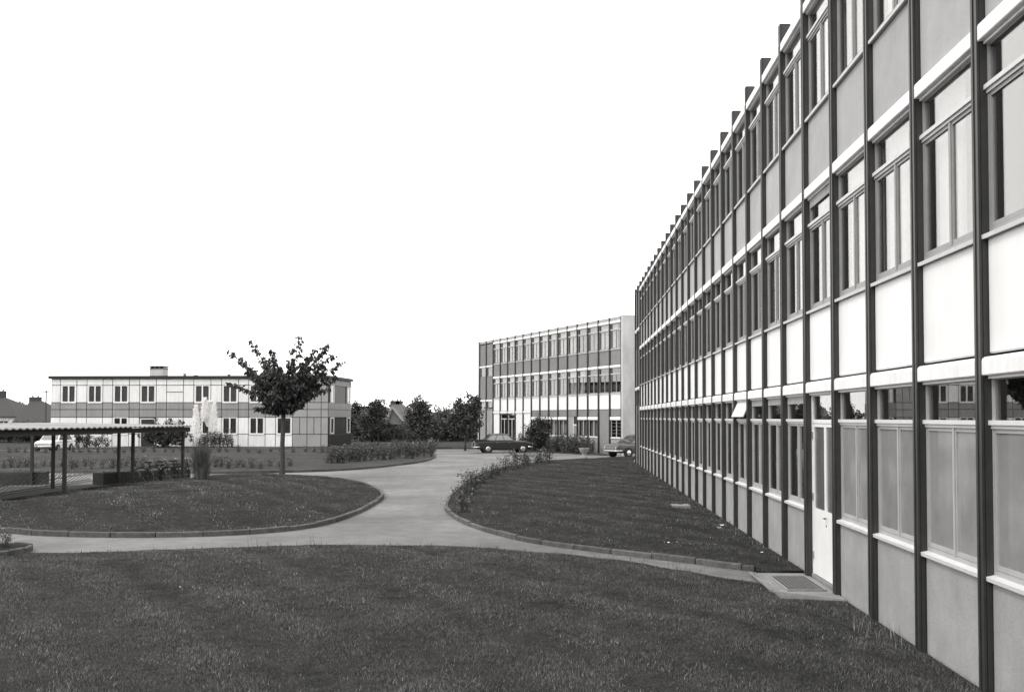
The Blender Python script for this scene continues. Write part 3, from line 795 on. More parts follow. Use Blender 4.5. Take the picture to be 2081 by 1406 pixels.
# ------------------------------------------------------------------ pampas grass
def pampas():
    p0 = G(409, 986, .2); T = empty('pampas_grass', (p0.x, p0.y, 0.12))
    T.location.z = float(H_M(np.array([[p0.x, p0.y]]))[0]) - .02
    tag(T, 'tall pampas grass with white feathery plumes at the edge of the mound', 'pampas grass')
    rng = np.random.default_rng(8); V = []
    for k in range(520):
        a = rng.uniform(0, 2 * math.pi); out = rng.uniform(.05, .62) ** 1.1; h = rng.uniform(.7, 1.75) * (1.15 - .55 * out); w = .008
        d = np.array([math.cos(a), math.sin(a), 0]); s = np.array([-d[1], d[0], 0]) * w
        r0 = rng.uniform(0, .28)
        b = d * r0; m1 = b + d * out * .3 + np.array([0, 0, h * .6]); t = b + d * out + np.array([0, 0, h * rng.uniform(.8, 1)])
        V.append([b - s, b + s, m1 + s * .8, m1 - s * .8]); V.append([m1 - s * .8, m1 + s * .8, t + s * .1, t - s * .1])
    use('foliage', quick_mesh('foliage', np.array(V), 4, 'pampas_blade'), T)
    for (px, y0, y1, wpx, lean) in ((399, 892, 826, 19, -.02), (416, 858, 812, 15, .0), (433, 880, 822, 17, .05), (424, 868, 818, 14, .02)):
        o = Vector(T.location); dy = rng.uniform(-.15, .15)
        a = AT(px - lean * 40, y0, p0.y + dy) - o; b = AT(px + lean * 60, y1, p0.y + dy) - o
        MB().tube([(a.x * .3, a.y * .3, 0), (a.x * .7, a.y * .7, a.z * .5), tuple(a), tuple(b)], [.008, .008, .007, .003], 5).build('stalk', 'pampas_blade', T)
        W = .82 * wpx / F_PX * p0.y / 2; n = 1250
        t = rng.random(n); env = W * np.sin(np.pi * np.clip(t, .02, 1) ** .62) ** .9 * (1.12 - .3 * t)
        ax = np.array(a)[None] + (np.array(b) - np.array(a))[None] * t[:, None]
        ang = rng.uniform(0, 2 * np.pi, n); rr = rng.random(n) ** .6
        C = ax + np.stack([np.cos(ang) * env * rr, np.sin(ang) * env * rr, np.zeros(n)], 1)
        D = np.stack([np.cos(ang) * .4, np.sin(ang) * .4, rng.uniform(.3, 1.0, n)], 1)
        use('plume', quick_mesh('plume', leaves(rng, C, D, .12, .016), 4, 'plume'), T)
pampas()

# ------------------------------------------------------------------ rose bushes and shrubs
def rose_mesh(seed, h=.75, w=.36, n=300, L=.075, bloom=8):
    rng = np.random.default_rng(seed); mb = MB(); C, D = [], []
    ns = 8
    for k in range(ns):
        a = rng.uniform(0, 6.28); r = rng.uniform(.2, 1) * w; hh = h * rng.uniform(.6, 1.15)
        pts = [(0.04 * math.cos(a), .04 * math.sin(a), 0), (r * .5 * math.cos(a), r * .5 * math.sin(a), hh * .5), (r * math.cos(a), r * math.sin(a), hh)]
        mb.tube(pts, [.012, .009, .004], 4, cap=False)
        for j in range(n // ns):
            t = rng.random() ** .6; q = np.array(pts[1]) * (1 - abs(2 * t - 1)) + (np.array(pts[2]) if t > .5 else np.array(pts[0])) * abs(2 * t - 1)
            C.append(q + rng.normal(size=3) * np.array([.09, .09, .06])); D.append(rng.normal(size=3) + np.array([math.cos(a) * .5, math.sin(a) * .5, .1]))
    V = leaves(rng, np.array(C), np.array(D), L, L * .62)
    mb.cur = 1
    for q in V: mb.add(q, [(0, 1, 2, 3)])
    mb.cur = 2
    for j in range(bloom):
        c = np.array(C[rng.integers(0, len(C))]) + np.array([0, 0, .05]); b = leaves(rng, np.repeat(c[None], 5, 0), rng.normal(size=(5, 3)) + np.array([0, 0, .6]), .05, .05)
        for q in b: mb.add(q, [(0, 1, 2, 3)])
    return mb.mesh('rose_bush', ['bark', 'leaf_mid', 'bloom'], fix=False)
ROSES = [rose_mesh(100 + k) for k in range(6)]
TALLR = [rose_mesh(120 + k, 1.0, .42, 420, .085, 10) for k in range(4)]
rr = random.Random(3)
def plant(name, mesh, p, z, s, label, cat, group, sz=1.0):
    o = use(name, mesh, None, (p[0], p[1], z), rr.uniform(0, 6.28)); o.scale = (s, s, s * sz)
    return tag(o, label, cat, group)
# row along the right lawn's curved kerb
for (px, py, s) in ((924,1040,.9),(930,1022,.8),(940,1008,1.0),(945,1003,.9),(955,993,.85),(972,981,.8),(985,974,.9),(1000,966,.8),(1016,959,.95),(1032,955,.7),(1043,952,1.3),(1054,949,.8),(1066,946.5,1.1),(1080,944.5,.9),(1092,942.5,1.0),(1107,940.5,1.15)):
    q = G(px, py, .1); d = Vector((.25, -.05, 0))
    plant('rose_bush', rr.choice(ROSES), (q.x + .22, q.y), .08, s, 'low rose bush on the curved kerb of the lawn beside the long building', 'bush', 'rose bushes along the right lawn kerb')
# rose island: front and back rows
xs = []
px = -30
while px < 880:
    py = 957 if px < 560 else 957 - (px - 560) * (25 / 320)
    py = min(py, 956) - rr.uniform(2.5, 6)
    gap_ = 600 < px < 660 or 398 < px < 425
    if not gap_:
        q = G(px, py, .13); dense = px > 665
        lab = 'dense dark rose bush at the rounded tip of the rose island' if dense else 'low rose bush in the front row of the rose island'
        plant('rose_bush', rr.choice(TALLR if dense else ROSES), (q.x, q.y), .10, rr.uniform(.8, 1.1) if dense else rr.uniform(.5, .85), lab, 'bush', 'rose bushes at the rounded tip of the rose island' if dense else 'rose bushes in the front row of the rose island')
        if dense:
            q = G(px + rr.uniform(2, 10), py - rr.uniform(6, 10), .13); plant('rose_bush', rr.choice(TALLR), (q.x, q.y), .10, rr.uniform(.7, 1.0), lab, 'bush', 'rose bushes at the rounded tip of the rose island')
    px += rr.uniform(11, 21) if px < 660 else rr.uniform(9, 14)
px = -30
while px < 872:
    q = G(px, 918.5 + rr.uniform(1.5, 4), .13)
    plant('rose_bush', rr.choice(ROSES), (q.x, q.y), .10, rr.uniform(.5, .8), 'low rose bush in the back row of the rose island', 'bush', 'rose bushes in the back row of the rose island')
    px += rr.uniform(13, 26) if px < 650 else rr.uniform(9, 14)
# roses before the second building
for k in range(42):
    px = 1084 + 142 * (k + rr.random()) / 42; d = ray(px, 850); t_ = (c_r.x * u.y - c_r.y * u.x) / (d.x * u.y - d.y * u.x)
    q = Vector((d.x * t_, d.y * t_, 0)) - Vector((-u.y, u.x, 0)) * -rr.uniform(.7, 1.9)
    plant('rose_bush', rr.choice(TALLR), (q.x, q.y), -.02, rr.uniform(.85, 1.35), 'tall rose bush in the bed before the concrete-ended school block', 'bush', 'rose bushes before the second school block')
# bed soil below them
nb_ = Vector((-u.y, u.x, 0))
MB().add([tuple(c_r + u * .5 + nb_ * .2 + Vector((0, 0, .02))), tuple(c_r + u * 17 + nb_ * .2 + Vector((0, 0, .02))), tuple(c_r + u * 17 + nb_ * 2.4 + Vector((0, 0, .02))), tuple(c_r + u * .5 + nb_ * 2.4 + Vector((0, 0, .02)))], [(0, 1, 2, 3)]).build('flower_bed', 'soil').__setitem__('kind', 'structure')

def shrub(px, Y, w, h, label, seed, m='leaf', n=2200, L=.14, z=0.0, group=None, name='shrub', spikes=0, ells=None, clump=.3):
    x = AT(px, 850, Y).x
    T = empty(name, (x, Y, z)); tag(T, label, 'shrub', group)
    e = ells or [(0, 0, h * .5, w / 2, w / 2 * .8, h * .52)]
    use('foliage', crown_mesh('foliage', e, n, L, L * .55, m, seed, clump), T)
    st = MB(); rn_ = random.Random(seed)
    for k in range(4): st.tube([(rn_.uniform(-.1, .1), rn_.uniform(-.1, .1), -.05), (rn_.uniform(-.3, .3) * w, rn_.uniform(-.2, .2) * w, h * .75)], [.03, .01], 5)
    st.build('stems', 'bark', T)
    return T
shrub(1093, 79, 2.3, 2.75, 'large rounded dark shrub beside the dark saloon car', 41, n=5200, ells=[(-.1, 0, 1.2, 1.05, 1.0, 1.15), (.3, .1, 1.8, .75, .8, .85), (-.55, 0, 1.5, .55, .6, .7), (.75, 0, 2.3, .3, .3, .5), (.05,0,2.4,.35,.35,.5)])
# dark shrub mass before the pale building
e_ = [(0, 0, .9, 2.1, .9, .95), (-.9, 0, 1.4, .9, .8, 1.0), (.8, 0, 1.4, 1.1, .8, 1.0)]
for k, (dx, hh) in enumerate(((-.7, 2.6), (-.25, 2.75), (.15, 2.7), (.55, 3.2), (.85, 2.6), (1.25, 2.9), (-1.1, 2.3), (1.6, 2.2))): e_.append((dx, 0, hh * .6, .16, .16, hh * .42))
shrub(336, 84.5, 4.3, 2.6, 'big dark shrub with upright spiky tops before the pale building entrance', 43, n=9000, L=.15, ells=e_, clump=.22, z=.08)
for (px, w, h, sd_) in ((176, 1.0, 1.3, 44), (205, 1.9, 1.05, 45), (160, .7, 1.5, 46)): shrub(px, 85.4, w, h, {44: 'thin upright shrub at the wall of the pale building', 45: 'low spreading shrub at the wall of the pale building', 46: 'tall narrow shrub at the wall of the pale building'}[sd_], sd_, n=900, z=.08, L=.12)
for k in range(9):
    q = AT(404 + k * 8.5 + rr.uniform(-2, 2), 900, 85.2)
    plant('flowering_shrub', rr.choice(TALLR), (q.x, q.y), .08, rr.uniform(.7, 1.45), 'tall leafy flowering plant against the pale building wall', 'bush', 'flowering plants against the pale building wall', 1.15)
q = G(10, 1122)
for k, (dx, s) in enumerate(((-.35, .55), (-.1, .5), (.12, .42))):
    plant('rose_bush', ROSES[k], (c0.x + .1 + dx, c0.y + .2), .10, s, 'small bush in the round corner bed at the path crossing', 'bush', 'bushes in the round corner bed')
# ------------------------------------------------------------------ background trees
def tree(px, base_py, label, ells_px, n, L, seed, m='leaf_mid', name='tree', Y=None, group=None, clump=.5, trunk_r=.12):
    """ells_px: crown lobes as (cx, cy, half width, half height) in picture pixels at the tree's own distance."""
    p = G(px, base_py, .1) if Y is None else AT(px, 850, Y); Yt = p.y
    T = empty(name, (p.x, Yt, .05)); tag(T, label, 'tree', group)
    s = Yt / F_PX; E = []
    rn_ = random.Random(seed)
    for (cx_, cy_, hw, hh) in ells_px:
        c = AT(cx_, cy_, Yt) - Vector((p.x, Yt, .05)); E.append((c.x, rn_.uniform(-.3, .3) * hw * s, c.z, hw * s, hw * s * .9, hh * s))
    use('crown', crown_mesh('crown', E, n, L, L * .6, m, seed, clump), T)
    tr = MB(); top = max(e[2] for e in E); low = min(e[2] - e[5] for e in E)
    tr.tube([(0, 0, -.1), (.03, 0, low * .6), (-.02, .02, (low + top) / 2), (.05, 0, top)], [trunk_r, trunk_r * .8, trunk_r * .6, .03], 7)
    for e in E: tr.tube([(0, 0, max(low, .6)), (e[0] * .6, e[1] * .6, (max(low, .6) + e[2]) / 2), (e[0], e[1], e[2])], [trunk_r * .5, trunk_r * .35, .02], 5)
    tr.build('trunk', 'bark', T, smooth=True)
    return T
tree(768, 905, 'small round-headed dark tree on a bare trunk before the gabled house', [(764, 830, 15, 18), (776, 836, 12, 14), (760, 845, 13, 14), (770, 862, 12, 16)], 3800, .22, 61, 'leaf_mid', trunk_r=.09)
tree(853, 910, 'taller pointed leafy tree standing on the far lawn', [(848, 812, 11, 16), (851, 832, 23, 20), (846, 855, 24, 20), (864, 850, 16, 20), (855, 872, 18, 12)], 5200, .22, 62, 'leaf_mid', trunk_r=.1)
tree(945, 913, 'loose feathery tree beside the stair bays of the school block', [(935, 835, 9, 28), (951, 830, 9, 30), (963, 822, 10, 22), (925, 858, 13, 22), (950, 862, 18, 22), (968, 850, 8, 30)], 5200, .22, 63, 'leaf_mid', clump=.4, trunk_r=.09)
tree(727, 0, 'small dark tree just past the corner of the pale building', [(724, 828, 10, 13), (733, 842, 10, 14), (722, 850, 12, 20)], 2200, .24, 64, 'leaf', Y=112)
tree(905, 0, 'pale slender tree within the far hedge', [(905, 843, 9, 14), (897, 855, 10, 16), (914, 858, 10, 18)], 1800, .26, 65, 'leaf_soft', Y=118)
tree(20, 0, 'dark tree between the far tiled roofs', [(44, 829, 16, 10), (28, 834, 18, 10), (60, 834, 10, 8)], 2000, .3, 66, 'leaf', Y=150)
HEDGE = [crown_mesh('shrub_foliage', [(0, 0, 1.4, 1.0, .9, 1.45), (.4, 0, 2.0, .6, .6, .9), (-.5, .1, 1.0, .7, .7, .9)], 1900, .2, .12, q, 70 + k, .4) for k, q in enumerate(('leaf_mid', 'leaf_soft', 'leaf', 'leaf_mid'))]
for k in range(40):
    px = 714 + 6.7 * k + rr.uniform(-3, 3); Y = rr.uniform(103, 116); q = AT(px, 850, Y)
    hs_ = .62 if 778 < px < 832 else 1.0
    hv = rr.randrange(4)
    hl = 'low shrub of the far hedge just before the gabled house' if hs_ < 1 else ('mid-grey bushy shrub in the tall hedge beyond the far lawn', 'pale soft-leaved shrub in the tall hedge beyond the far lawn', 'dark dense shrub in the tall hedge beyond the far lawn', 'mid-grey bushy shrub in the tall hedge beyond the far lawn')[hv]
    plant('hedge_shrub', HEDGE[hv], (q.x, Y), .05, hs_ * rr.uniform(.85, 1.12), hl, 'shrub', 'hedge beyond the far lawn: ' + hl.split(' shrub')[0] + ' shrubs', rr.uniform(.9, 1.12))
for k in range(16):
    px = -60 + 11 * k + rr.uniform(-3, 3); Y = rr.uniform(100, 106); q = AT(px, 850, Y)
    plant('hedge_shrub', HEDGE[2], (q.x, Y), .05, rr.uniform(.75, .9), 'dark shrub in the hedge below the tiled roofs', 'shrub', 'shrubs of the hedge below the tiled roofs', .9)
# far wood closing the view
rng = np.random.default_rng(77)
E = [(x, 205 + rng.uniform(-10, 10), 1.8, 7, 4, 2.6 + rng.uniform(-.5, 1.2)) for x in np.arange(-170, 90, 7)]
tag(use('far_wood', crown_mesh('far_wood', E, 26000, .8, .5, 'leaf_soft', 78, 1.4)), 'far-off line of woodland behind the houses', 'woodland', kind='stuff')

# ------------------------------------------------------------------ houses beyond
def house(name, label, Y, pl, pr, py_eave, py_ridge, pxr0, pxr1, depth, roofm, wallm, chim=(), gable=False):
    a = AT(pl, py_eave, Y); b = AT(pr, py_eave, Y); r0 = AT(pxr0, py_ridge, Y + depth / 2); r1 = AT(pxr1, py_ridge, Y + depth / 2)
    T = empty(name, ((a.x + b.x) / 2, Y, 0)); tag(T, label, 'house'); o = Vector(T.location)
    x0, x1 = a.x - o.x, b.x - o.x; ze = a.z
    MB().box(x0 + .3, x1 - .3, .3, depth - .3, -.1, ze - .02).build('wall', wallm, T)
    rx0, rx1, zr = r0.x - o.x, r1.x - o.x, r0.z
    v = [(x0, 0, ze), (x1, 0, ze), (x1, depth, ze), (x0, depth, ze), (rx0, depth / 2, zr), (rx1, depth / 2, zr)]
    v2 = [(p[0], p[1], p[2] - .15) for p in v[:4]]
    rf = MB().add(v + v2, [(0, 1, 5, 4), (1, 2, 5), (2, 3, 4, 5), (3, 0, 4), (0, 6, 7, 1), (1, 7, 8, 2), (2, 8, 9, 3), (3, 9, 6, 0), (9, 8, 7, 6)]).build('roof', roofm, T)
    MB().tube([v[4], v[5]], .12, 6).build('ridge_tiles', roofm, rf)
    for (px, h, w) in chim:
        c = AT(px, py_ridge, Y + depth / 2); cc = c.x - o.x
        k = MB().box(cc - w / 2, cc + w / 2, depth / 2 - .3, depth / 2 + .3, zr - .9, zr + h).build('chimney', 'roof_tile', rf)
        for d in (-w / 4, w / 4): MB().lathe([(.09, zr + h), (.07, zr + h + .3)], 8, 'z', (cc + d, depth / 2, 0)).build('chimney_pot', 'roof_tile', k)
    for i in range(2):
        wx = x0 + (x1 - x0) * (.3 + .4 * i); w = MB().box(wx - .5, wx + .5, .24, .30, 1.0, min(2.2, ze - .3)).build('window', 'interior', T)
        MB().box(wx - .04, wx + .04, .21, .24, 1.0, min(2.2, ze - .3)).build('glazing_bar', 'frame_light', w)
    return T
T = house('house', 'house with steep hipped grey roof and row of chimney pots behind the hedge', 148, 778, 848, 856, 819, 797, 816, 9, 'roof_tile_mid', 'render_wall', ((803, .35, 1.4), (811, .3, .9)))
# front gable of that house
o = Vector(T.location); Yg = 145.5
ga, gb, gc = AT(784, 862, Yg), AT(824, 862, Yg), AT(797, 829, Yg)
v = [ga - o, gb - o, gc - o]
MB().add([v[0], v[1], v[2], v[0] + Vector((0, 5, 0)), v[1] + Vector((0, 5, 0)), v[2] + Vector((0, 5, 0))], [(0, 1, 2), (3, 5, 4), (0, 3, 4, 1), (1, 4, 5, 2), (2, 5, 3, 0)]).build('gable', 'gable_wall', T)
for a_, b_ in ((v[0], v[2]), (v[1], v[2])):
    dd = Vector((0, -.15, .08)); MB().tube([a_ + dd, b_ + dd], .16, 5).build('bargeboard', 'stone', T)
house('house', 'low house with long flat-ridged roof beside the hipped house', 152, 716, 786, 852, 830, 724, 776, 9, 'roof_tile_mid', 'render_wall', ((738, .35, 1.0),))
house('house', 'house with large dark tiled roof against the end of the pale building', 128, 20, 112, 862, 812, 64, 80, 11, 'roof_tile', 'render_wall', ((72, .35, 1.4),))
T = house('house', 'house with pale wall and dark roof at the picture edge by the hedge', 135, -70, 38, 846, 806, -40, 8, 10, 'roof_tile', 'wall_white', ((2, .8, 1.2),))
# white bargeboards of the dormer on the dark roof
T = empty('roof_dormer', tuple(AT(70, 862, 126)))
p = AT(93, 850, 112); MB().tube([(p.x, 112, 0), (p.x, 112, AT(93, 792, 112).z)], [.09, .06], 7).add([], []).build('utility_pole', 'bark')
bpy.data.objects.remove(T)
tag(bpy.data.objects['utility_pole'], 'plain wooden utility pole beside the pale building', 'pole')
mb = bpy.data.objects['utility_pole']
MB().box(p.x - .35, p.x + .35, 111.93, 112.07, AT(93, 797, 112).z, AT(93, 797, 112).z + .08).build('crossarm', 'bark', mb)

# ------------------------------------------------------------------ far lawn: wire fence, white low wall, posts
f0, f1 = G(700, 899.5, .1), G(985, 890, .1)
T = empty('wire_fence', ((f0.x + f1.x) / 2, (f0.y + f1.y) / 2, .1)); tag(T, 'low wire fence with thin posts across the far lawn', 'fence')
o = Vector(T.location); n = 12
for k in range(n + 1):
    q = f0.lerp(f1, k / n) - o; MB().tube([(q.x, q.y, -.1), (q.x, q.y, .62)], .025, 6).build('post', 'stone', T)
for z in (.25, .58):
    MB().tube([(*(f0 - o)[:2], z), (*(f1 - o)[:2], z)], .02, 5).build('wire', 'stone', T)
q = G(881, 897, .1)
T = empty('low_white_wall', tuple(q)); tag(T, 'small white painted wall with dark lettering-like streaks on the far lawn', 'wall')
T['label'] = 'small low white wall standing on the far lawn before the hedge'
MB().box(-.55, .55, -.1, .1, -.05, .34).build('wall_body', 'paint_white', T); MB().box(-.58, .58, -.13, .13, .34, .39).build('coping', 'box_white', T)
q = G(944, 913, 0)
T = empty('bollard', (q.x, q.y - .3, 0)); tag(T, 'dark slim post at the far kerb by the saloon car', 'post')
MB().lathe([(.055, -.05), (.055, 1.15), (.03, 1.2)], 10).build('shaft', 'iron', T); MB().lathe([(.10, 0), (.10, .03)], 12).build('base', 'iron', T)
T.location = (G(946, 914).x, G(946, 914).y, 0)

# ------------------------------------------------------------------ bicycle shelter
def shelter():
    T = empty('bicycle_shelter', (-17.5, 37, 0)); tag(T, 'open bicycle shelter with corrugated pale roof on thin dark posts', 'shelter')
    o = Vector(T.location)
    A0, A1 = Vector((-17.35, 22.0, 0)), Vector((-15.05, 40.4, 0))       # near long edge
    uu = (A1 - A0).normalized(); nn = Vector((-uu.y, uu.x, 0)); Wd = 5.6
    z0, z1 = 2.30, 2.40
    L = (A1 - A0).length
    # corrugated sheets, one object each, ridges running across the slope
    nsh = 17; sl = L / nsh
    for k in range(nsh):
        vs, fs = [], []; n = 14
        for i in range(n + 1):
            s = k * sl + (sl - .004) * i / n; w = .022 * math.sin(s * 2 * math.pi / .31)
            for t, zz in ((-.25, z0), (Wd, z1)):
                p = A0 + uu * s + nn * t - o; vs += [(p.x, p.y, zz + w + .03), (p.x, p.y, zz + w)]
        for i in range(n):
            a = 4 * i; b = a + 4
            fs += [(a, b, b + 2, a + 2), (a + 1, a + 3, b + 3, b + 1), (a, a + 1, b + 1, b), (a + 2, b + 2, b + 3, a + 3)]
        fs += [(0, 2, 3, 1), (4 * n, 4 * n + 1, 4 * n + 3, 4 * n + 2)]
        MB().add(vs, fs).build('roof_sheet', 'roof_sheet', T)
    for t, zz in ((.0, z0), (2.5, (z0 * 3.1 + z1 * 2.5) / 5.6), (5.2, z1 - .005)):
        a, b = A0 + nn * t - o, A1 - uu * .15 + nn * t - o; s = nn * .05
        c = zz - .035
        MB().add([(a - s) + Vector((0, 0, c - .17)), (a + s) + Vector((0, 0, c - .17)), (b + s) + Vector((0, 0, c - .17)), (b - s) + Vector((0, 0, c - .17)), (a - s) + Vector((0, 0, c)), (a + s) + Vector((0, 0, c)), (b + s) + Vector((0, 0, c)), (b - s) + Vector((0, 0, c))],
                 [(0, 3, 2, 1), (4, 5, 6, 7), (0, 1, 5, 4), (1, 2, 6, 5), (2, 3, 7, 6), (3, 0, 4, 7)]).build('beam', 'iron', T)
    def post(x, y, zb, zt, w=.07): 
        x -= o.x; y -= o.y
        MB().box(x - w, x + w, y - w, y + w, zb, zt).build('post', 'iron', T)
    for x, y, zb in ((-16.03, 32.2, -.05), (-15.58, 37.9, -.05), (-15.25, 40.1, .0), (-19.05, 37.4, -.05), (-17.85, 40.2, .0), (-18.7, 31.5, -.05), (-21.0, 39.6, .0), (-16.9, 26.2, -.05), (-22.0, 33.5, -.05)):
        if (x, y) == (-15.58, 37.9): x, y = -16.3, 37.9
        post(x, y, zb, 2.14, .05)
shelter()
def planter(p0, p1, w, h, label):
    d = (p1 - p0); L = d.length; T = empty('planter_wall', tuple(p0), math.atan2(d.y, d.x)); tag(T, label, 'planter')
    MB().box(0, L, 0, .12, -.03, h).build('wall', 'planter', T); MB().box(0, L, w - .12, w, -.03, h).build('wall', 'planter', T)
    MB().box(0, .12, .12, w - .12, -.03, h).build('wall', 'planter', T); MB().box(L - .12, L, .12, w - .12, -.03, h).build('wall', 'planter', T)
    MB().box(.12, L - .12, .12, w - .12, -.03, h - .06).build('soil', 'planter_top', T)
planter(Vector((-26, 38.9, 0)), G(85, 985), .8, .49, 'dark low planter wall left of the bicycle racks')
planter(G(210, 985), G(392, 975) + Vector((-.1, 0, 0)), .8, .46, 'dark low planter wall behind the parked bicycles')
# dark gravel and soil floor with the shelter roof's shade painted into its tone
MB().add([(-17.0, 24, .006), (-15.75, 40.1, .006), (-18.0, 40.2, .006), (-20.4, 38.8, .006), (-24, 38.8, .006), (-24, 24, .006)], [tuple(range(6))]).build('shaded_shelter_floor', 'ground').__setitem__('kind', 'structure')
# bicycle rack
def rack():
    a, b = Vector((-18.6, 28.0, 0)), Vector((-19.9, 43.2, 0)); T = empty('bicycle_rack', tuple(a)); tag(T, 'long row of bent steel bicycle stands under the shelter', 'bicycle rack')
    d = (b - a); L = d.length; uu = d.normalized(); nn = Vector((-uu.y, uu.x, 0))
    for t, z in ((0, .03), (.45, .03), (0.0, .33)):
        MB().tube([tuple(nn * t + Vector((0, 0, z))), tuple(d + nn * t + Vector((0, 0, z)))], .02, 6).build('rail', 'steel_dull', T)
    n = int(L / .5)
    for k in range(n):
        c = uu * (k * .5 + .2)
        MB().tube([c + nn * .45 + Vector((0, 0, .03)), c + Vector((0, 0, .33)), c - nn * .12 + Vector((0, 0, .62)), c - nn * .2 + uu * .12 + Vector((0, 0, .62)), c + uu * .12 + Vector((0, 0, .33))], .014, 5).build('stand', 'steel_dull', T)
rack()
def bicycle(p, rz, label, group=None):
    T = empty('bicycle', p, rz); tag(T, label, 'bicycle', group)
    r = .33
    for x in (-.52, .52):
        w = MB(); n = 20
        w.tube([(x + r * math.cos(t), 0, r + .02 + r * math.sin(t)) for t in np.linspace(0, 2 * math.pi, n + 1)], .024, 6, cap=False)
        w = w.build('wheel', 'tyre', T)
        sp = MB()
        for k in range(8): sp.tube([(x, 0, r + .02), (x + (r - .02) * math.cos(k * .785), 0, r + .02 + (r - .02) * math.sin(k * .785))], .004, 3)
        sp.build('spokes', 'steel', w)
    f = MB()
    for a, b in (((-.52, 0, .35), (-.1, 0, .32)), ((-.1, 0, .32), (-.25, 0, .85)), ((-.22, 0, .75), (.36, 0, .80)), ((-.1, 0, .32), (.38, 0, .70)), ((-.52, 0, .35), (-.22, 0, .75)), ((.52, 0, .35), (.34, 0, .98))): f.tube([a, b], .018, 6)
    f.build('frame', 'iron', T)
    MB().tube([(.42, -.26, .96), (.36, -.2, 1.0), (.34, 0, .99), (.36, .2, 1.0), (.42, .26, .96)], .014, 6).build('handlebar', 'steel', T)
    MB().add([(-.40, -.09, .87), (-.40, .09, .87), (-.15, .03, .86), (-.15, -.03, .86), (-.40, -.08, .94), (-.40, .08, .94), (-.13, .02, .91), (-.13, -.02, .91)], [(0, 3, 2, 1), (4, 5, 6, 7), (0, 1, 5, 4), (1, 2, 6, 5), (2, 3, 7, 6), (3, 0, 4, 7)]).build('saddle', 'black', T)
    MB().tube([(-.3, 0, .72), (-.75, 0, .74)], .012, 4).tube([(-.52, 0, .35), (-.7, 0, .74)], .01, 4).build('carrier', 'steel', T)
b0 = G(288, 988)
for k, lab in enumerate(('dark bicycle parked at the planter nearest the shelter corner post', 'dark bicycle parked between two others at the planter', 'dark bicycle parked last in the row at the planter')):
    bicycle((b0.x + .15 + .25 * k, b0.y + .9 + .55 * k, 0), R(25 + 14 * k), lab)

